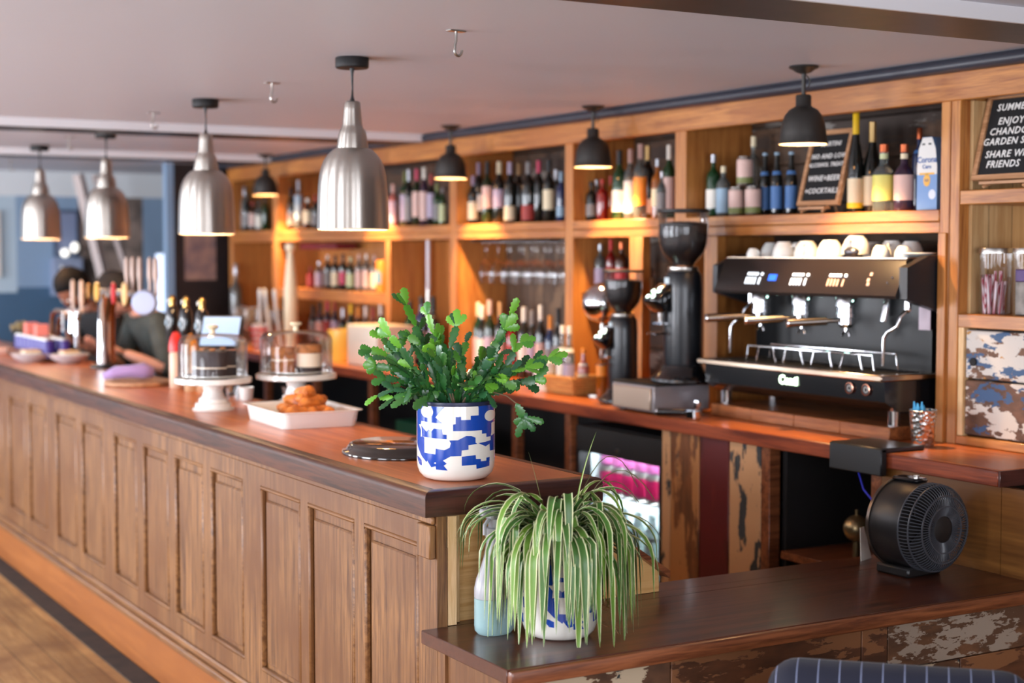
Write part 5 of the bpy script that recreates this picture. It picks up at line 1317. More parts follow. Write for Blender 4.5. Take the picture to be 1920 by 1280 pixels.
# till screen
t = thing('till_screen', 'tilted till touchscreen with pale blue display behind the left dome', 'screen', (2.62, 6.72, ZB - .0))
t.location = (2.245, 6.36, ZC + .0006); t.rotation_euler = (0, 0, radians(-38))
sm = Matrix.Translation((0, 0, .275)) @ Matrix.Rotation(radians(-28), 4, 'X')
MB().box(-.09, .09, -.004, .016, -.075, .075, .004).build('casing', m_black, t, m=sm)
MB().box(-.082, .082, -.0055, -.004, -.067, .067).build('display', M('screen_pale', (150, 176, 208), .25, emis=(150, 180, 220), estr=.3), t, m=sm)
MB().box(-.04, .04, -.05, .05, 0, .012, .003).tube([(0, .01, .01), (0, .03, .16), (0, .012, .275)], .014, 8).build('stand', m_black, t)
# hand pumps
for u, lb in ((323, 'black beer hand pump nearest the round white badge'), (349, 'middle black beer hand pump of the three'), (379, 'right black beer hand pump next to the till screen')):
    y = atX(u, 600, 2.38).y
    t = thing('beer_pump', lb, 'beer pump', (2.27, atX(u, 600, 2.27).y, ZC + .0006), 0, 'black hand pumps on the bar')
    MB().lathe([(0, 0), (.035, 0), (.035, .008), (.012, .016), (.011, .09), (0, .09)], n=20).build('pedestal', m_black, t)
    MB().lathe([(0, .09), (.013, .09), (.018, .12), (.022, .19), (.029, .25), (.031, .30), (.026, .345), (.017, .36), (0, .36)], n=20).build('handle', m_blackgloss, t)
    MB().lathe([(0, .36), (.015, .36), (.012, .375), (.016, .39), (.013, .405), (.006, .412), (0, .413)], n=16).build('finial', m_brass, t)
    MB().lathe([(0, 0), (.015, 0), (.015, .003), (0, .003)], n=20, m=frame((-.030, -.006, .285), (0, -1, 0), (0, 0, 1))).build('badge', M('pump_badge', (150, 170, 180), .4) if 'pump_badge' not in bpy.data.materials else bpy.data.materials['pump_badge'], t)
    MB().lathe([(0, 0), (.010, 0), (.010, .004), (0, .004)], n=16, m=frame((-.018, -.004, .385), (0, -1, 0), (0, 0, 1))).build('white_disc', m_white, t)
# curved chrome tap tower with badges
m_copper_lit = M('tap_copper_lit', (224, 160, 110), .18, 1.0)
y0_ = atX(195, 672, 2.25).y
t = thing('tap_tower', 'curved chrome beer tower with coloured badges and a round white lens', 'beer tap', (2.25, y0_, ZC + .0006))
MB().lathe([(0, 0), (.075, 0), (.075, .012), (.05, .02), (0, .02)], n=28).build('base', m_black, t)
MB().tube([(0, 0, .015), (0, -.005, .12), (0, -.01, .24), (.0, -.03, .33), (0, -.075, .385), (0, -.14, .40)], [.036, .034, .032, .031, .03, .028], 20).build('column', m_chrome, t)
MB().tube([(.05, .05, .015), (.05, .05, .2), (.05, .02, .31), (.05, -.02, .36)], [.022, .022, .021, .02], 14).build('rear_pipe', m_copper_lit, t)  # orange light on this steel pipe is put into its copper colour
MB().tube([(0, .10, .40), (0, -.14, .40), (0, -.62, .40)], .021, 12).build('crossbar', m_steel, t)
bd = [(182, (230, 170, 70), .040, .050), (213, (206, 34, 30), .026, .055), (234, (232, 186, 120), .040, .058), (166, (180, 120, 40), .024, .04)]
for u, c_, rx, rz_ in bd:
    y = atX(u, 553, 2.20).y - y0_
    b = MB(); b.lathe([(0, 0), (1, 0), (1, .010), (0, .010)], n=24, m=frame((-.046, y, .405), (0, -1, 0), (0, 0, 1)) @ Matrix.Diagonal((rx, rz_, 1, 1)))
    b.build('badge', M('badge_%d' % u, c_, .35), t)
y = atX(268, 559, 2.20).y - y0_
MB().lathe([(0, .03), (.052, .028), (.060, .018), (.062, .0), (0, 0)], n=36, m=frame((-.05, y - .03, .372), (.88, -.47, 0), (0, 0, 1)) ).build('round_lens', M('lens_white', (178, 188, 218), .35), t)
for u in (238, 249, 262, 281, 292):
    y = atX(u, 520, 2.25).y - y0_
    MB().cyl((0, y, .40), (0, y, .47), .008, n=10).tube([(0, y, .46), (0, y, .50), (0, y, .575), (0, y, .59)], [.008, .013, .011, .004], 10).build('tap_handle', M('handle_ivory', (196, 170, 156), .35) if 'handle_ivory' not in bpy.data.materials else bpy.data.materials['handle_ivory'], t)
# swan neck taps at the left
yb0 = atX(145, 640, 2.3).y
t = thing('swan_neck_taps', 'pair of copper lit swan neck taps at the far left of the bar', 'beer tap', (2.298, yb0, ZC + .0006))
MB().lathe([(0, 0), (.034, 0), (.034, .01), (.02, .018), (0, .018)], n=20).cyl((0, 0, .01), (0, 0, .27), .018).cyl((0, .02, .27), (0, -.10, .27), .02).build('column', m_chrome, t)
for k, dy in enumerate((.0, .10)):
    q_ = (.46, .22)[k]
    MB().tube([(0, -.02, .262 - .03 * k), (0, dy + q_, .262 - .03 * k), (0, dy + q_ + .08, .245 - .03 * k), (0, dy + q_ + .11, .20 - .03 * k), (0, dy + q_ + .11, .06)], .014, 10).build('swan_neck', m_copper_lit, t)
for k, u in enumerate((137, 153)):
    y = atX(u, 530, 2.30).y - yb0
    MB().cyl((0, y, .27), (0, y, .31), .01).tube([(0, y, .30), (0, y, .35), (0, y, .44), (0, y, .455)], [.009, .014, .012, .004], 10).build('tap_handle', bpy.data.materials['handle_ivory'], t)
    MB().tube([(-.02, y, .27), (-.055, y, .265), (-.06, y, .16)], .011, 8).sph((-.02, y, .27), .02).build('nozzle', m_chrome, t)
# caddy of cans and bowls
yc_ = atX(88, 650, 2.14).y
t = thing('wooden_can_tray', 'dark wooden tray holding purple cans at the far end of the bar', 'tray', (2.15, yc_ + .12, ZC + .0006))
MB().box(-.11, .11, -.30, .44, 0, .015).box(-.11, -.10, -.30, .44, .015, .05).box(.10, .11, -.30, .44, .015, .05).box(-.10, .10, -.30, -.29, .015, .05).box(-.10, .10, .43, .44, .015, .05).build('tray', m_ledge, t)
PM['purple'] = M('can_purple', (52, 36, 128), .3)
pc = None; q = 0
for j in range(2):
    for i in range(8):
        lb = 'purple drinks can in the dark tray, %s in the %s row' % (ORD[i], ('front', 'rear')[j])
        pos = (2.15 - .055 + j * .09, yc_ + .46 - i * .095, ZC + .0165)
        if pc is None: pc = bottle_at(pos, .033, .115, 'can', 'cl', None, 'purple', (.08, .90), lb, 'purple cans in the tray')
        else: copy_thing(pc, lb, pos)
for k, u in enumerate((58, 77)):
    y = atX(u, 600, 2.12).y
    t = thing('salmon_box', ['left', 'right'][k] + ' of two small salmon pink boxes on the purple cans', 'box', (2.13 - .01, y, ZC + .1303), 0, 'salmon pink boxes')
    MB().box(-.035, .035, -.032, .032, 0, .07, .003).build('carton', M('carton_salmon', (232, 128, 116), .5) if k == 0 else bpy.data.materials['carton_salmon'], t)
bw = None
for k, (u, v) in enumerate(((60, 682), (132, 684))):
    p = atZ(u, v - 3, ZC)
    lb = ['left pale bowl in front of the purple cans', 'right pale bowl in front of the purple cans'][k]
    t = thing('pale_bowl', lb, 'bowl', (p.x + .0, p.y + .02, ZC + .0006), 0, 'pale bowls at the end of the bar')
    MB().lathe([(0, 0), (.05, 0), (.055, .004), (.09, .022), (.112, .048), (.110, .05), (.086, .028), (.05, .010), (0, .008)], n=36).build('bowl', M('bowl_grey_white', (200, 192, 194), .3) if k == 0 else bpy.data.materials['bowl_grey_white'], t)
    s = thing('napkin_stack', ['stack of napkins in the left pale bowl', 'stack of napkins in the right pale bowl'][k], 'napkins', (p.x + .0, p.y + .02, ZC + .0115), 0, None)
    for i in range(5): MB().box(-.045, .045, -.06, .06, .012 * i, .012 * i + .010, .002).build('napkin', m_paper if i % 2 else M('napkin_tan', (214, 176, 130), .7), s)
t = thing('green_planter', 'small pot of greenish dried flowers beside the purple cans', 'planter', (2.30, atX(38, 640, 2.3).y, ZC + .0006))
MB().lathe([(0, 0), (.04, 0), (.05, .09), (.046, .09), (0, .08)], n=20).build('pot', m_void, t)
b = MB()
for k in range(26): b.sph((R.uniform(-.045, .045), R.uniform(-.05, .05), .10 + R.uniform(0, .05)), R.uniform(.010, .02), n=6)
b.build('flowers', M('dried_flowers', (128, 116, 84), .8), t)
t = thing('pink_plate', 'pale pink folded napkin at the left edge of the bar', 'napkin', (2.03, atX(6, 655, 2.03).y, ZC + .0006))
MB().box(-.05, .05, -.06, .10, 0, .035, .006).build('napkin', M('napkin_pink', (222, 176, 158), .7), t)
# red handled brush on the inner side
t = thing('soda_gun', 'red and steel drinks gun with white hose at the inner bar edge', 'drinks gun', (2.20, 5.42, ZC + .0006))
ph = [Vector((min(2.47, max(2.37, p.x)), p.y, p.z)) for p in (atZ(640, 752, .99), atZ(668, 760, .99), atZ(690, 772, .99), atZ(702, 780, .99), atZ(722, 792, .985))]
o_ = t.location
for q in ph: pass
pts = [q - o_ for q in ph]
MB().tube([pts[0], pts[1]], [.022, .02], 12).build('red_grip', m_red, t)
MB().tube([pts[1], pts[2]], .010, 10).build('metal_neck', m_steel, t)
MB().tube([pts[2], pts[3]], .020, 12).build('red_collar', m_red, t)
MB().tube([pts[3], (pts[3] + pts[4]) / 2 + Vector((0, 0, .006)), pts[4], pts[4] + Vector((.03, -.05, -.012)), pts[4] + Vector((.03, -.20, -.014))], .008, 8).build('hose', m_cream, t)
# red and white holder with straws/spoons
y = atX(483, 640, 2.9).y
t = thing('striped_cup', 'red and white striped paper cup behind the cake domes', 'cup', (3.72, atX(488, 660, 3.72).y, ZB + .0006))
MB().lathe([(0, 0), (.040, 0), (.055, .17), (.052, .17), (.038, .004), (0, .004)], n=28).build('cup', m_white, t)
for k in range(4): MB().lathe([(.0412 + .0034 * (1 + 2.3 * k), .012 + .038 * k), (.0412 + .0034 * (2.1 + 2.3 * k) , .030 + .038 * k)], n=28).build('red_band', m_red, t)
for k, (u, lb) in enumerate(((480, 'upright white spatula in the striped cup'), (502, 'leaning pale spatula right of the striped cup'), (520, 'second leaning pale spatula near the cream column'))):
    X = 3.72
    y = atX(u, 620, X).y
    s = thing('spatula', lb, 'spatula', (X + (0 if k == 0 else .03), y if k else t.location.y, ZB + .006), 0, 'pale spatulas by the striped cup')
    lean = 0 if k == 0 else .07
    MB().tube([(0, 0, 0), (0, lean, .20), (0, lean * 1.5, .30)], [.008, .010, .012], 8).tube([(0, lean * 1.5, .30), (0, lean * 1.8, .38), (0, lean * 1.9, .40)], [.014, .026, .010], 8, flat=.4).build('blade', m_whitem, s)
# cream column, back counter
t = thing('cream_column', 'tall cream turned wooden column standing on the back counter at left', 'column', (3.78, atX(545, 560, 3.78).y, ZB + .0006))
zt_ = atX(545, 455, 3.78).z - ZB
MB().lathe([(0, 0), (.05, 0), (.05, .02), (.035, .03), (.034, .10), (.044, .14), (.044, .40), (.034, .50), (.022, zt_ - .10), (.018, zt_ - .06), (.032, zt_ - .04), (.03, zt_ - .01), (0, zt_)], n=28).build('body', m_cream, t)
m_flame = M('bulb_small', (255, 230, 190), .3, emis=(255, 214, 150), estr=14)
# white box and yellow jar
t = thing('white_box', 'big cream white box on the back counter left of the cactus', 'box', (3.80, atX(712, 650, 3.80).y, ZB + .0006))
MB().box(-.12, .12, -.21, .19, 0, .235, .012, seg=3).build('body', M('box_cream', (214, 196, 178), .5), t)
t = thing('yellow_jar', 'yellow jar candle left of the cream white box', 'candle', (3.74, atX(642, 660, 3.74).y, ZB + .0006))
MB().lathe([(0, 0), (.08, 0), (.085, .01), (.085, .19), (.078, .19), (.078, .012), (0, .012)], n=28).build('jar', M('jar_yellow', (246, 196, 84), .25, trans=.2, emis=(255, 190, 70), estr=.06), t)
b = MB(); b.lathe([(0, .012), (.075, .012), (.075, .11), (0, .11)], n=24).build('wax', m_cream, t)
# glassware cluster at the far left of the back counter
gw = None
for k, (u, dx) in enumerate(((446, 0), (456, .12), (466, 0), (478, .12), (490, 0), (504, .1), (514, 0), (525, .12))):
    X = 3.80 + dx
    lb = 'stemmed glass on the back counter at left, %s' % ORD[k]
    if gw is None:
        gw = thing('stemmed_glass', lb, 'glass', (X, atX(u, 640, X).y, ZB + .0006), 0, 'stemmed glasses on the back counter')
        MB().lathe([(0, .0), (.036, 0), (.036, .003), (.006, .008), (.0045, .09), (.02, .11), (.038, .15), (.040, .20), (.034, .26), (.032, .26), (.038, .20), (.036, .15), (.0, .105)], n=20).build('glass', M('glassware_smoky', (188, 176, 172), .08, trans=.7), gw)
    else: copy_thing(gw, lb, (X, atX(u, 640, X).y, ZB + .0006))
for k, (u, h) in enumerate(((443, .56), (498, .36), (556, .29))):
    X = (3.95, 4.06, 4.0)[k]
    bottle_at((X, atX(u, 600, X).y, ZB + .001), .045, h, 'spirit', ['cl', 'dk', 'am'][k], ['silver', 'black', 'orange'][k], None, W, ['tall pale decanter at the far left of the back counter', 'dark round bottle behind the stemmed glasses', 'amber bottle beside the cream column'][k], None)
# ================================================================ armchair
a = Vector((2.29, 2.73, 0)); bq = Vector((2.64, 2.385, 0))
d = (bq - a).normalized(); nrm_ = Vector((d.y, -d.x, 0)); L_ = (bq - a).length
m_, nt, bb = _base('navy_pinstripe'); N = nt.nodes.new; LK = nt.links.new
tc = N('ShaderNodeTexCoord'); sp = N('ShaderNodeSeparateXYZ'); LK(tc.outputs['Object'], sp.inputs[0])
mu = N('ShaderNodeMath'); mu.operation = 'DIVIDE'; mu.inputs[1].default_value = .046; LK(sp.outputs[0], mu.inputs[0])
fr = N('ShaderNodeMath'); fr.operation = 'FRACT'; LK(mu.outputs[0], fr.inputs[0])
lt = N('ShaderNodeMath'); lt.operation = 'LESS_THAN'; lt.inputs[1].default_value = .055; LK(fr.outputs[0], lt.inputs[0])
mx = N('ShaderNodeMix'); mx.data_type = 'RGBA'; mx.inputs[6].default_value = s2l((16, 18, 38)); mx.inputs[7].default_value = s2l((120, 128, 156)); LK(lt.outputs[0], mx.inputs[0]); LK(mx.outputs[2], bb.inputs['Base Color'])
bb.inputs['Roughness'].default_value = .85; bb.inputs['Sheen Weight'].default_value = .1
t = thing('armchair', 'navy blue armchair with thin white pinstripes at the bottom right', 'armchair', (a.x, a.y, 0))
t.rotation_euler = (0, 0, atan2(d.y, d.x))
def soft(x0, x1, y0, y1, z0, z1, r, nm, bulge=.0):
    b = MB(); b.box(x0, x1, y0, y1, z0, z1, r, seg=6)
    return b.build(nm, m_, t, ang=70)
soft(-.02, .55, -.16, -.02, .30, .812, .070, 'backrest')
soft(-.02, .10, -.74, -.17, .28, .62, .055, 'armrest'); soft(.43, .55, -.74, -.17, .28, .62, .055, 'armrest')
soft(.105, .425, -.74, -.165, .30, .47, .05, 'seat_cushion')
MB().box(0, .53, -.72, -.05, .18, .30, .01).build('base', m_, t)
for x in (.03, .50):
    for y in (-.69, -.09): MB().cyl((x, y, 0), (x, y, .18), .014, .022, 10).build('leg', m_ledge, t)
# ================================================================ spray bottle
p = (1.932, 3.425)
t = thing('spray_bottle', 'translucent spray bottle half full of pale blue liquid on the ledge', 'spray bottle', (p[0], p[1], ZL + .0006), radians(20))
t.scale = (1.3, 1.3, 1.19)
m_pl_ = M('plastic_milky', (214, 216, 222), .3, trans=.45, sss=.2); m_liq = M('liquid_pale_blue', (172, 208, 210), .2, trans=.3)
b = MB(); rings = []
def ell(rx, ry, z, n=28): return [(rx * cos(2 * pi * k / n), ry * sin(2 * pi * k / n), z) for k in range(n)]
loft(b, [ell(.038, .030, 0), ell(.045, .035, .008), ell(.046, .036, .02), ell(.046, .036, .078)], True, True); b.build('liquid', m_liq, t)
b = MB(); loft(b, [ell(.046, .036, .0785), ell(.046, .036, .098), ell(.041, .033, .118), ell(.030, .026, .142), ell(.022, .020, .168), ell(.017, .016, .196), ell(.0165, .0165, .205)], True, True); b.build('bottle', m_pl_, t)
b = MB(); b.lathe([(0, .205), (.0185, .205), (.0185, .226), (.016, .228), (0, .228)], n=24); b.lathe([(0, .228), (.013, .228), (.012, .246), (0, .246)], n=16)
b.build('collar', m_pl_, t)
MB().box(-.020, .016, -.011, .011, .246, .272, .004).box(-.040, -.020, -.008, .008, .256, .271, .003).tube([(-.018, 0, .247), (-.030, 0, .236), (-.030, 0, .215)], .004, 6).build('trigger_head', m_pl_, t)
# ================================================================ two bar staff behind the taps
def skin_body(name, verts, edges, mat, parent, sub=2, root=0):
    bm = bmesh.new(); lay = bm.verts.layers.skin.verify()
    vs = []
    for k, (co, r) in enumerate(verts):
        v = bm.verts.new(co); rr_ = r if isinstance(r, (tuple, list)) else (r, r); v[lay].radius = rr_; v[lay].use_root = (k == root); vs.append(v)
    for i, j in edges: bm.edges.new((vs[i], vs[j]))
    me = bpy.data.meshes.new(name); bm.to_mesh(me); bm.free(); me.materials.append(mat)
    for pg in me.polygons: pg.use_smooth = True
    o = bpy.data.objects.new(name, me); col.objects.link(o)
    if parent: o.parent = parent
    s = o.modifiers.new('skin', 'SKIN'); s.use_smooth_shade = True
    q = o.modifiers.new('sub', 'SUBSURF'); q.levels = sub; q.render_levels = sub
    return o
def fingers(mb, wrist, dirv, side, n, curl, s=1.0):
    """palm and five fingers, curled"""
    d = Vector(dirv).normalized(); sd = Vector(side).normalized(); up = d.cross(sd) * (1 if n else -1); w_ = Vector(wrist)
    mb.tube([w_, w_ + d * .045 * s, w_ + d * .085 * s], [.026 * s, .038 * s, .036 * s], 12, flat=.42)
    for k, ln in enumerate((.068, .078, .072, .056)):
        b0 = w_ + d * .082 * s + sd * (.027 - .018 * k) * s
        p1 = b0 + (d * cos(curl) - up * sin(curl)) * ln * .45 * s; p2 = p1 + (d * cos(2 * curl) - up * sin(2 * curl)) * ln * .32 * s; p3 = p2 + (d * cos(2.8 * curl) - up * sin(2.8 * curl)) * ln * .25 * s
        mb.tube([b0 - d * .01, b0, p1, p2, p3], [.009 * s, .009 * s, .0085 * s, .0078 * s, .006 * s], 8)
    b0 = w_ + d * .03 * s + sd * .032 * s
    mb.tube([b0, b0 + (d * .6 + sd * .7) * .035 * s, b0 + (d * .95 + sd * .5) * .062 * s], [.012 * s, .010 * s, .008 * s], 8)
def person(label, loc, rz, skin, hairc, topc, lean, hand_targets, headz, cap_hair, sleeve, top_name, top_mat=None, look=.5):
    t = thing('person', label, 'person', loc, rz)
    m_skin = M('skin_' + top_name, skin, .5, sss=.15); m_hair = M('hair_' + top_name, hairc, .8, spec=.2, bump=.5, nscale=60)
    m_top = top_mat or M('cloth_' + top_name, topc, .85, noise_amt=.3, nscale=14)
    # local: facing -X (towards the customers), z up from the floor
    hip = Vector((.12, 0, .93)); chest = hip + Vector((-sin(lean) * .36, 0, cos(lean) * .36)); neck = hip + Vector((-sin(lean) * .52, 0, cos(lean) * .52))
    head = neck + Vector((-sin(lean + look) * .16, 0, cos(lean + look) * .16))
    V = [(hip, (.15, .12)), ((hip + chest) / 2, (.145, .11)), (chest, (.165, .115)), (neck, (.062, .06)), (neck + (head - neck) * .45, (.055, .055))]
    E = [(0, 1), (1, 2), (2, 3), (3, 4)]
    sh = []
    hands = []
    for s, tg in ((1, hand_targets[0]), (-1, hand_targets[1])):
        S_ = chest + Vector((-sin(lean) * .09, s * .17, cos(lean) * .09)); T = Vector(tg)
        mid = (S_ + T) / 2; dd = (T - S_).length; bend = sqrt(max(.0, .29 ** 2 - (dd / 2) ** 2)); El = mid + Vector((.35, s * .55, -.75)).normalized() * bend
        i0 = len(V); V += [(S_, (.062, .062)), (El, (.044, .044)), (El + (T - El) * .55, (.037, .037)), (T, (.026, .022))]
        E += [(2, i0), (i0, i0 + 1), (i0 + 1, i0 + 2), (i0 + 2, i0 + 3)]; hands.append((T, (T - El).normalized(), s, S_, El))
    for s in (1, -1):
        i0 = len(V); V += [(Vector((.12, s * .09, .86)), (.095, .1)), (Vector((.10, s * .10, .48)), (.062, .065)), (Vector((.14, s * .10, .09)), (.042, .045)), (Vector((.02, s * .11, .035)), (.04, .03))]
        E += [(0, i0), (i0, i0 + 1), (i0 + 1, i0 + 2), (i0 + 2, i0 + 3)]
    skin_body('body', V, E, m_skin, t)
    # head, one shaped mesh with brow, nose, chin, ears
    b = MB(); b.sph((0, 0, 0), .5, n=32)
    hm = Matrix.Translation(head + Vector((0, 0, .03))) @ Matrix.Rotation(-(lean + look) * .9, 4, 'Y')
    for v in b.bm.verts:
        x, y, z = v.co; w_ = 1 - .28 * max(0, -z * 2) ** 1.5
        v.co = Vector((x * .205 * w_, y * .165 * w_, z * .25))
        fx = -x * 2
        if fx > .2:
            v.co.x += .006 * math.exp(-((z * .25 - .0) / .02) ** 2) * math.exp(-((abs(y) * .165 - .032) / .016) ** 2) * 1.3
            v.co.x -= .022 * math.exp(-((z * .25 + .022) / .018) ** 2) * math.exp(-((y * .165) / .013) ** 2)
            v.co.x -= .006 * math.exp(-((z * .25 + .062) / .012) ** 2) * math.exp(-((y * .165) / .026) ** 2)
            v.co.x -= .008 * math.exp(-((z * .25 + .10) / .018) ** 2) * math.exp(-((y * .165) / .03) ** 2)
    for s in (1, -1): b.sph((.008, s * .083, -.01), .03, sx=.55, sy=.3, sz=1.0, n=12)
    b.build('head', m_skin, t, ang=80, m=hm)
    b = MB()
    for s in (1, -1): b.sph((-.088, s * .032, .002), .011, n=10)
    b.build('eyes', M('eye_white', (220, 214, 206), .3) if 'eye_white' not in bpy.data.materials else bpy.data.materials['eye_white'], t, m=hm)
    MB().tube([(-.098, -.024, -.062), (-.104, 0, -.060), (-.098, .024, -.062)], [.003, .0055, .003], 6).build('lips', M('lips_' + top_name, (150, 84, 72), .5), t, m=hm)
    b = MB(); b.sph((.014, 0, .018), .5, n=28)
    for v in b.bm.verts:
        x, y, z = v.co; v.co = Vector(((x - .014) * .235 + .014, y * .188, (z - .018) * .27 + .018))
        if v.co.x < -.045 and v.co.z < .055: v.co.x = -.045 + (v.co.x + .045) * .2; 
        if v.co.z < -.06 and v.co.x < .03: v.co.z = -.06 + (v.co.z + .06) * .2
        v.co += v.co.normalized() * noise.noise(v.co * 40) * .006
    b.build('hair', m_hair, t, ang=80, m=hm)
    # clothing: top with sleeves, trousers
    V2 = [(hip + Vector((0, 0, -.04)), (.165, .135)), ((hip + chest) / 2, (.158, .125)), (chest, (.18, .13)), (neck - (neck - chest) * .25, (.10, .085))]
    E2 = [(0, 1), (1, 2), (2, 3)]
    for (T, dv, s, S_, El) in hands:
        i0 = len(V2); V2 += [(S_, (.078, .078)), (S_ + (El - S_) * .9, (.06, .06))]; E2 += [(2, i0), (i0, i0 + 1)]
        if sleeve > 1: V2 += [(El, (.055, .055)), (El + (T - El) * (sleeve - 1), (.046, .046))]; E2 += [(i0 + 1, i0 + 2), (i0 + 2, i0 + 3)]
    skin_body('top', V2, E2, m_top, t)
    V3 = [(Vector((.12, 0, .90)), (.162, .135))]; E3 = []
    for s in (1, -1):
        i0 = len(V3); V3 += [(Vector((.12, s * .09, .82)), (.108, .112)), (Vector((.10, s * .10, .48)), (.078, .08)), (Vector((.14, s * .10, .12)), (.062, .065))]; E3 += [(0, i0), (i0, i0 + 1), (i0 + 1, i0 + 2)]
    skin_body('trousers', V3, E3, M('trousers_' + top_name, (28, 28, 34), .85), t)
    for (T, dv, s, S_, El) in hands:
        b = MB(); fingers(b, T - dv * .012, dv, Vector((0, 0, 1)).cross(dv) * s * -1, s > 0, .42); b.build('hand', m_skin, t, ang=80)
    for s in (1, -1): MB().box(-.09, .17, s * .105 - .045, s * .105 + .045, 0, .07, .03, seg=3).build('shoe', m_black, t)
    return t
person('person in black top leaning over behind the swan neck taps, dark hair', (2.80, 9.92, 0), radians(20), (140, 88, 66), (14, 12, 14), (16, 15, 18), .62, [(-.36, .14, 1.13), (-.36, -.16, 1.13)], 1.5, True, 1, 'black', look=.35)
person('person in dark green-grey top bending over the bar behind the round lens', (2.84, 8.95, 0), radians(8), (222, 164, 142), (40, 38, 40), (62, 68, 66), .60, [(-.40, .10, 1.14), (-.38, -.20, 1.145)], 1.5, True, 1.15, 'green', look=.5)
# ================================================================ patterned pots and plants
m_pot = M('pot_glaze_white', (236, 232, 222), .14, coat=.6)
m_potb = M('pot_glaze_blue', (10, 68, 170), .16, coat=.6)
m_potrim = M('pot_rim_navy', (36, 44, 74), .3)
m_soil = M('soil', (40, 28, 22), .95, bump=1, nscale=80)
# shapes traced on the unrolled pot: (degrees round the pot, height 0..1)
def UNR(pts):
    out = []
    for x, y in pts:
        s = max(-.995, min(.995, (x - 836) / 267)); out.append((math.degrees(math.asin(s)), (735 - y) / 550))
    return out
BLUE = [[(573, 205), (760, 212), (700, 285), (750, 325), (605, 318), (600, 345), (573, 345)],
        [(835, 278), (872, 278), (872, 300), (935, 300), (935, 272), (988, 272), (988, 222), (985, 210), (1095, 205), (1097, 330), (1075, 335), (1075, 400), (1070, 428), (1040, 428), (1040, 403), (1010, 402), (1010, 377), (818, 375), (818, 330), (835, 328)],
        [(605, 350), (640, 388), (655, 370), (672, 385), (690, 362), (745, 365), (748, 400), (775, 402), (775, 432), (610, 425)],
        [(573, 345), (588, 345), (602, 382), (600, 430), (612, 425), (625, 430), (625, 535), (700, 540), (702, 500), (760, 508), (795, 490), (803, 460), (792, 440), (850, 438), (905, 410), (940, 412), (967, 425), (967, 460), (980, 468), (920, 475), (920, 505), (875, 510), (872, 548), (800, 550), (750, 580), (775, 600), (755, 615), (780, 648), (702, 645), (700, 622), (670, 632), (645, 588), (640, 600), (605, 560), (575, 480)],
        [(985, 465), (1070, 455), (1070, 425), (1098, 415), (1098, 530), (1065, 528), (1062, 478), (1035, 492)],
        [(875, 552), (968, 545), (970, 572), (1002, 575), (1003, 592), (1040, 592), (1040, 572), (1063, 570), (1063, 632), (975, 642), (972, 612), (875, 615)],
        [(575, 570), (590, 575), (606, 590), (606, 630), (590, 625)]]
WHITE = [('c', 645, 250, 41), ('c', 1066, 282, 38)]
def wrap_pattern(polys, radius_at, H, off, rot, wedges=4.0):
    """flat outlines cut into narrow strips and laid round the pot"""
    b = MB()
    for poly in polys:
        bm = bmesh.new()
        f = bm.faces.new([bm.verts.new((a, h * 100, 0)) for a, h in poly])
        bmesh.ops.triangulate(bm, faces=[f], ngon_method='EAR_CLIP')
        a = -92.0
        while a < 92:
            bmesh.ops.bisect_plane(bm, geom=bm.verts[:] + bm.edges[:] + bm.faces[:], plane_co=(a, 0, 0), plane_no=(1, 0, 0)); a += wedges
        for hh in (0.1, .2):
            bmesh.ops.bisect_plane(bm, geom=bm.verts[:] + bm.edges[:] + bm.faces[:], plane_co=(0, hh * 100, 0), plane_no=(0, 1, 0))
        mp = {}
        for v in bm.verts:
            z = v.co.y / 100 * H; an = radians(v.co.x) + rot; r = radius_at(z) + off
            mp[v] = b.bm.verts.new((r * sin(an), -r * cos(an), z))
        for f in bm.faces:
            b.bm.faces.new([mp[v] for v in f.verts])
        bm.free()
    return b
def pot(t, r, H, rot):
    prof = [(0, 0), (r * .70, 0), (r * .84, H * .03), (r * .94, H * .09), (r * .985, H * .16), (r, H * .24), (r, H * .96), (r * .992, H)]
    def rad(z):
        for (r0, z0), (r1, z1) in zip(prof[1:], prof[2:]):
            if z0 <= z <= z1: return r0 + (r1 - r0) * (z - z0) / max(1e-6, z1 - z0)
        return r
    p = MB().lathe(prof + [(r * .93, H), (r * .92, H * .86), (0, H * .86)], n=72).build('pot', m_pot, t, ang=50)
    MB().lathe([(r * 1.003, H * .955), (r * 1.006, H * .962), (r * 1.006, H * 1.0), (r * .99, H * 1.006), (r * .93, H * 1.004), (r * .925, H * .96)], n=72).build('rim', m_potrim, p)
    for k, base in enumerate((rot, rot + pi)):
        wrap_pattern([UNR(q) for q in BLUE], rad, H, .0004, base).build('blue_pattern', m_potb, p, ang=180)
        wh = [[(UNR([(cx + rr_ * cos(a), cy + rr_ * sin(a))])[0]) for a in [2 * pi * i / 24 for i in range(24)]] for _, cx, cy, rr_ in WHITE]
        for wq in wh: wrap_pattern([wq], rad, H, .0007, base).build('white_dot', m_pot, p, ang=180)
    MB().lathe([(r * .90, H * .88), (0, H * .90)], n=40).build('soil', m_soil, t)
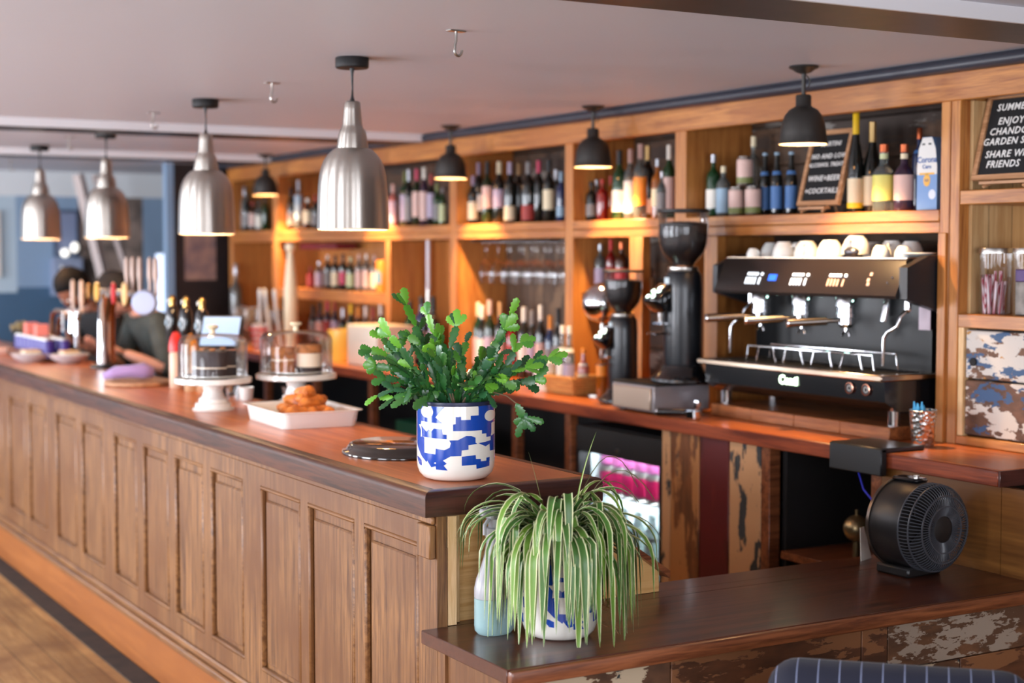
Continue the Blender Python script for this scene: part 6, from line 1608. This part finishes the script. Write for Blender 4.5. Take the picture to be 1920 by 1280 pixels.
# ---------------- holiday cactus on the bar
CP = Vector((1.985, 3.735, ZC + .0006)); CR, CH = .107, .214
face_rot = math.atan2(-CP.x, CP.y) * -1
face_rot = -math.atan2(CP.x, CP.y)       # pattern front turned to the camera side
t = thing('potted_cactus', 'leafy green holiday cactus in a blue and white geometric pot on the bar corner', 'potted plant', CP)
pot(t, CR, CH, face_rot)
def leaf_mat(name, ramp, rough=.32):
    m, nt, b = _base(name); N = nt.nodes.new; LK = nt.links.new
    g = N('ShaderNodeNewGeometry'); cr = N('ShaderNodeValToRGB')
    cr.color_ramp.elements[0].color = s2l(ramp[0]); cr.color_ramp.elements[-1].color = s2l(ramp[-1])
    for i, c in enumerate(ramp[1:-1]):
        e = cr.color_ramp.elements.new((i + 1) / (len(ramp) - 1)); e.color = s2l(c)
    LK(g.outputs['Random Per Island'], cr.inputs[0]); LK(cr.outputs[0], b.inputs['Base Color'])
    b.inputs['Roughness'].default_value = rough; b.inputs['Subsurface Weight'].default_value = .12; b.inputs['Subsurface Scale'].default_value = .004
    b.inputs['Coat Weight'].default_value = .15
    return m
m_pad = leaf_mat('cactus_pads', [(34, 80, 44), (48, 104, 50), (66, 124, 52), (40, 92, 62), (88, 142, 52)])
m_tip = leaf_mat('cactus_tips', [(84, 150, 42), (118, 182, 56), (66, 132, 50)])
def pad(b, p, t_, n_, ln, wd):
    """one flattened toothed stem segment with a raised midrib"""
    t_ = t_.normalized(); n_ = (n_ - t_ * n_.dot(t_)).normalized(); s_ = t_.cross(n_)
    prof = [(0, .16), (.06, .34), (.20, .74), (.27, .52), (.42, .98), (.49, .70), (.66, 1.08), (.73, .76), (.88, .92), (.93, .52), (1.0, .30)]
    th = .0026
    L0, R0, C0, D0 = [], [], [], []
    for f, w_ in prof:
        q = p + t_ * (f * ln); bend = n_ * (-.10 * ln * (f - .3) ** 2)
        L0.append(b.bm.verts.new(q + s_ * (w_ * wd / 2) + bend)); R0.append(b.bm.verts.new(q - s_ * (w_ * wd / 2) + bend))
        C0.append(b.bm.verts.new(q + n_ * th + bend)); D0.append(b.bm.verts.new(q - n_ * th + bend))
    for i in range(len(prof) - 1):
        b.bm.faces.new((L0[i], C0[i], C0[i + 1], L0[i + 1])); b.bm.faces.new((C0[i], R0[i], R0[i + 1], C0[i + 1]))
        b.bm.faces.new((D0[i], L0[i], L0[i + 1], D0[i + 1])); b.bm.faces.new((R0[i], D0[i], D0[i + 1], R0[i + 1]))
    b.bm.faces.new((L0[0], D0[0], R0[0], C0[0])); b.bm.faces.new((C0[-1], R0[-1], D0[-1], L0[-1]))
bp_, bt_, bs_ = MB(), MB(), MB()
RC = random.Random(5)
vd = Vector((CP.x, CP.y, 0)).normalized(); sd_ = Vector((vd.y, -vd.x, 0))
def chain(tip, start, arch, lightn=1, wd=.027, sl=.052):
    p0, p2 = start, tip
    mid = (p0 + p2) / 2 + Vector((0, 0, arch)) + (p2 - p0).cross(Vector((0, 0, 1))) * RC.uniform(-.15, .15)
    ln = (mid - p0).length + (p2 - mid).length
    n = max(2, int(round(ln / sl)))
    B = lambda s: p0 * (1 - s) ** 2 + mid * 2 * s * (1 - s) + p2 * s * s
    nr = None
    for i in range(n):
        a, c = B(i / n), B((i + 1) / n); d = c - a
        if i: a = prev
        c = c + Vector((RC.uniform(-1, 1), RC.uniform(-1, 1), RC.uniform(-1, 1))) * (.009 if i < n - 1 else 0); prev = c; d = c - a
        if nr is None or RC.random() < .35:
            nr = (-vd * RC.uniform(.3, 1) + Vector((0, 0, 1)) * RC.uniform(-.2, .9) + sd_ * RC.uniform(-.7, .7))
        w_ = wd * RC.uniform(.82, 1.15) * (.72 if i == 0 else 1)
        pad(bt_ if i >= n - lightn else bp_, a, d, nr, d.length * 1.04, w_)
        if i == n - 1 and lightn:
            for sg in (-1, 1):
                if RC.random() < .6: pad(bt_, a + d * .05, d.normalized() + nr.normalized().cross(d.normalized()) * sg * 1.0, nr, min(d.length, .05) * .85, w_ * .85)
        if i < n - 1 and RC.random() < .33:      # side branch
            sdv = (d.normalized() + nr.normalized().cross(d.normalized()) * RC.choice((-1, 1)) * .8).normalized()
            pad(bp_ if RC.random() < .7 else bt_, c, sdv, nr, sl * RC.uniform(.7, 1), w_ * .9)
TIPS = [(757, 540, 0, 2), (800, 566, .02, 2), (856, 580, .03, 1), (970, 560, -.03, 1), (968, 590, -.05, 1), (712, 597, -.02, 2), (694, 622, .03, 1), (676, 650, -.04, 2), (682, 684, -.06, 1),
        (752, 622, .0, 1), (820, 607, -.06, 1), (822, 630, -.09, 1), (1003, 632, .02, 2), (1063, 662, -.02, 2), (1018, 682, -.06, 2), (1024, 714, -.05, 1), (1010, 732, .03, 0),
        (684, 757, -.04, 1), (712, 765, -.08, 0), (735, 762, -.10, 0), (760, 752, -.12, 0), (698, 718, -.02, 0), (967, 726, -.08, 0), (948, 706, -.12, 1), (795, 650, -.11, 1), (930, 640, .05, 1),
        (880, 622, .06, 0), (905, 650, .0, 1), (720, 650, .06, 0), (735, 690, -.06, 0), (770, 690, -.12, 0), (860, 700, -.13, 0), (900, 715, -.12, 0), (925, 672, -.10, 1), (985, 690, .04, 0), (840, 655, .09, 0), (780, 600, .08, 0)]
def at_depth(u, v, dd):
    d = ray(u, v); s = ((CP - EYE).dot(vd) + dd) / d.dot(vd); return EYE + d * s
for u, v, dd, lt in TIPS:
    tip = at_depth(u, v, dd) - CP
    a = RC.uniform(0, 2 * pi); rr_ = RC.uniform(.0, .05)
    st = Vector((rr_ * cos(a), rr_ * sin(a), CH * .90)) + sd_ * max(-.05, min(.05, (tip.dot(sd_)) * .4))
    ar = .05 + .25 * max(0, .10 - (tip.z - CH)) + RC.uniform(0, .02)
    if v < 600: ar = .02
    chain(tip, st, ar, lt)
    # side companions fill the crown
    for k in range(1 if v > 600 else 0):
        tp2 = tip * RC.uniform(.62, .9) + Vector((0, 0, RC.uniform(-.02, .04) + CH * .2)) + vd * RC.uniform(-.06, .06)
        tp2.z = max(tp2.z, CH * .95)
        if v < 600: tp2.z = min(tp2.z, CH + .12)
        chain(tp2, st, ar * .7 + .02, RC.choice((0, 0, 0, 1)), .027)
for k in range(15):
    a = RC.uniform(0, 2 * pi); rr_ = RC.uniform(.07, .165)
    tip = Vector((rr_ * cos(a) * 1.0, rr_ * sin(a) * .8, CH + RC.uniform(-.01, .10)))
    chain(tip, Vector((.03 * cos(a), .03 * sin(a), CH * .9)), .07, RC.choice((0, 0, 0, 1)), .028)
# trailing branch on the right with a cluster at its end
tr = [at_depth(925, 735, -.06) - CP, at_depth(950, 742, -.06) - CP, at_depth(968, 756, -.06) - CP, at_depth(980, 780, -.06) - CP]
bs_.tube(tr[:3], .0018, 6)
pad(bp_, tr[2], tr[3] - tr[2], -vd, .043, .026)
hub = tr[3]
for (u, v) in ((965, 795), (970, 820), (985, 805), (995, 790), (1020, 792), (1003, 808), (990, 780)):
    q = at_depth(u, v, -.06) - CP; dv = q - hub
    pad(bp_, hub + dv * .15, dv, -vd + Vector((0, 0, RC.uniform(-.3, .3))), dv.length * .85, .021)
for k in range(16):
    a = k * .8; bs_.tube([Vector((.02 * cos(a), .02 * sin(a), CH * .86)), Vector((.04 * cos(a), .04 * sin(a), CH * 1.0)), Vector((.065 * cos(a), .06 * sin(a), CH * 1.10))], [.004, .003, .002], 6)
bp_.build('pads', m_pad, t, ang=50); bt_.build('young_pads', m_tip, t, ang=50); bs_.build('woody_stems', M('woody_stem', (120, 100, 76), .8), t)
# ---------------- spider plant on the ledge
SPp = Vector((2.063, 3.322, ZL + .0006)); SR, SH = .097, .205
t = thing('spider_plant', 'variegated spider plant spilling over a blue and white pot on the low ledge', 'potted plant', SPp)
pot(t, SR, SH, -math.atan2(SPp.x, SPp.y) + .9)
m_sp, nt, bb = _base('spider_leaf'); N = nt.nodes.new; LK = nt.links.new
uv = N('ShaderNodeUVMap'); sp = N('ShaderNodeSeparateXYZ'); LK(uv.outputs[0], sp.inputs[0])
sb = N('ShaderNodeMath'); sb.operation = 'SUBTRACT'; sb.inputs[1].default_value = .5; LK(sp.outputs[0], sb.inputs[0])
ab = N('ShaderNodeMath'); ab.operation = 'ABSOLUTE'; LK(sb.outputs[0], ab.inputs[0])
edge = N('ShaderNodeMapRange'); edge.inputs[1].default_value = .33; edge.inputs[2].default_value = .40; LK(ab.outputs[0], edge.inputs[0])
wv = N('ShaderNodeMath'); wv.operation = 'SINE'; mu = N('ShaderNodeMath'); mu.operation = 'MULTIPLY'; mu.inputs[1].default_value = 58; LK(sp.outputs[0], mu.inputs[0]); LK(mu.outputs[0], wv.inputs[0])
g = N('ShaderNodeNewGeometry'); cr = N('ShaderNodeValToRGB'); cr.color_ramp.elements[0].color = s2l((46, 92, 34)); cr.color_ramp.elements[1].color = s2l((118, 156, 50))
e = cr.color_ramp.elements.new(.5); e.color = s2l((68, 120, 46)); LK(g.outputs['Random Per Island'], cr.inputs[0])
m1 = N('ShaderNodeMix'); m1.data_type = 'RGBA'; m1.inputs[7].default_value = s2l((134, 170, 92))
mr = N('ShaderNodeMapRange'); mr.inputs[1].default_value = .2; mr.inputs[2].default_value = 1.0; mr.inputs[4].default_value = .5; LK(wv.outputs[0], mr.inputs[0]); LK(mr.outputs[0], m1.inputs[0]); LK(cr.outputs[0], m1.inputs[6])
m2 = N('ShaderNodeMix'); m2.data_type = 'RGBA'; m2.inputs[7].default_value = s2l((226, 228, 178)); LK(edge.outputs[0], m2.inputs[0]); LK(m1.outputs[2], m2.inputs[6])
LK(m2.outputs[2], bb.inputs['Base Color']); bb.inputs['Roughness'].default_value = .38; bb.inputs['Subsurface Weight'].default_value = .15; bb.inputs['Subsurface Scale'].default_value = .004
b = MB(); uvl = b.bm.loops.layers.uv.new('UVMap')
RS = random.Random(21)
def ribbon(pts, wd, nrm0):
    n = len(pts); rows = []
    for i, p in enumerate(pts):
        tt = (pts[min(i + 1, n - 1)] - pts[max(i - 1, 0)]).normalized()
        side = tt.cross(nrm0)
        if side.length < .1: side = tt.cross(Vector((0, 0, 1)))
        side.normalize(); nn = side.cross(tt)
        s = i / (n - 1); w_ = wd * (min(1, .55 + s * 2.2) if s < .2 else 1) * (1 - max(0, (s - .55) / .45) ** 1.6) + .0004
        rows.append([b.bm.verts.new(p + side * (w_ / 2 * k) + nn * (w_ * .16 * abs(k))) for k in (-1, 0, 1)])
    for i in range(n - 1):
        for k in range(2):
            f = b.bm.faces.new((rows[i][k], rows[i][k + 1], rows[i + 1][k + 1], rows[i + 1][k]))
            us = (k * .5, k * .5 + .5, k * .5 + .5, k * .5); vs = (i / n, i / n, (i + 1) / n, (i + 1) / n)
            for lp, a, c in zip(f.loops, us, vs): lp[uvl].uv = (a, c)
def leaf(phi, el, ln, droop, wd, z0=None, kink=None):
    """azimuth, initial angle from vertical, length, bending per metre"""
    o = Vector((.022 * cos(phi), .022 * sin(phi), SH * .95 + RS.uniform(0, .06) if z0 is None else z0)); n = 16; st = ln / n
    th = el; pts = [o.copy()]; ph = phi
    for i in range(n):
        s = i / n
        th += droop * st * (.5 + 2.6 * s)
        if kink and abs(s - kink) < .5 / n: th += 1.3
        th = min(th, pi - .06); ph += RS.uniform(-.03, .03)
        d = Vector((sin(th) * cos(ph), sin(th) * sin(ph), cos(th)))
        q = pts[-1] + d * st
        ymax = 3.530 - SPp.y
        if q.y > ymax: q.y = ymax - .001 * i
        q.z = max(q.z, .004 + .0004 * i)
        if q.xy.length < SR + .006 and q.z < SH: q.xy = q.xy.normalized() * (SR + .008 + RS.uniform(0, .01))
        sx_, sy_ = q.x + .131, q.y - .103; dd_ = sqrt(sx_ * sx_ + sy_ * sy_)
        if dd_ < .07 and q.z < .30: q.x = -.131 + sx_ / dd_ * .07; q.y = min(.103 + sy_ / dd_ * .07, ymax)
        pts.append(q)
    ribbon(pts, wd, Vector((-sin(phi) * 0 + cos(phi), sin(phi), .6)))
cam_phi = math.atan2(-SPp.y, -SPp.x)
for k in range(135):
    phi = cam_phi + RS.gauss(0, 1.25) if k % 3 else RS.uniform(0, 2 * pi)
    el = RS.uniform(.08, .8); ln = RS.uniform(.26, .44); dr = RS.uniform(4.2, 10.5)
    leaf(phi, el, ln, dr, RS.uniform(.015, .0225), kink=RS.choice((None, None, None, .35, .5)))
for k in range(60):       # long curtain hanging at the sides and the front
    phi = cam_phi + RS.choice((-1, 1)) * RS.uniform(.1, 1.9)
    leaf(phi, RS.uniform(.5, 1.1), RS.uniform(.30, .42), RS.uniform(7, 12), RS.uniform(.014, .020))
# the few that stand up
right = Vector((RT.x, RT.y, 0)); ph_r = math.atan2(right.y, right.x)
leaf(ph_r, .10, .33, .5, .017); leaf(ph_r + pi, .18, .25, .3, .010); leaf(ph_r + .5, .55, .30, 5.0, .018)
leaf(ph_r, .75, .30, 4.2, .015); leaf(ph_r + pi, .8, .30, 4.0, .016); leaf(ph_r + pi + .3, .5, .32, 5.2, .015); leaf(ph_r - .4, .9, .33, 4.4, .014)
o = b.build('leaves', m_sp, t, ang=80)
# thin dark runners
b = MB()
for k, (dph, up_, ln) in enumerate(((.1, .25, .20), (-.2, .22, .24), (.35, .18, .22), (pi - .1, .12, .2))):
    ph = ph_r + dph; pts = [Vector((.01, 0, SH))]
    for i in range(1, 11):
        s = i / 10; q = Vector((cos(ph), sin(ph), 0)) * (s * ln) + Vector((0, 0, SH + up_ * sin(s * 2.4)))
        q.y = min(q.y, 3.53 - SPp.y); pts.append(q)
    b.tube(pts, .0012, 5)
b.build('runners', M('runner_olive', (84, 80, 44), .6), t)
b = MB()
for k in range(40):
    a = RS.uniform(-.6, .9) + ph_r; r0 = RS.uniform(.10, .16); z = RS.uniform(.02, .12)
    p = Vector((r0 * cos(a), r0 * sin(a) , z)); p.y = min(p.y, .2)
    b.tube([p, p + Vector((RS.uniform(-.01, .01), RS.uniform(-.01, .01), -.012)), p + Vector((RS.uniform(-.02, .02), RS.uniform(-.02, .0), -.02 if z > .03 else -.012))], .0007, 4)
b.build('dry_leaf_ends', M('dry_brown', (132, 92, 58), .8), t)
# small sprig sticking out at the left
b = MB(); uvl = b.bm.loops.layers.uv.new('UVMap')
base = Vector((-.115, -.03, .150))
for k in range(9):
    a = k * .75; pts = [base.copy()]
    for i in range(1, 9):
        s = i / 8; pts.append(base + Vector((cos(a) * .085 * s, sin(a) * .045 * s, .055 * sin(s * 2.6) - .02 * s)))
    ribbon(pts, .008, Vector((0, 0, 1)))
b.build('plantlet', m_sp, t, ang=80)
MB().tube([Vector((-.02, 0, SH)), Vector((-.07, -.01, SH + .05)), base], .0016, 6).build('plantlet_stem', bpy.data.materials['runner_olive'], t)
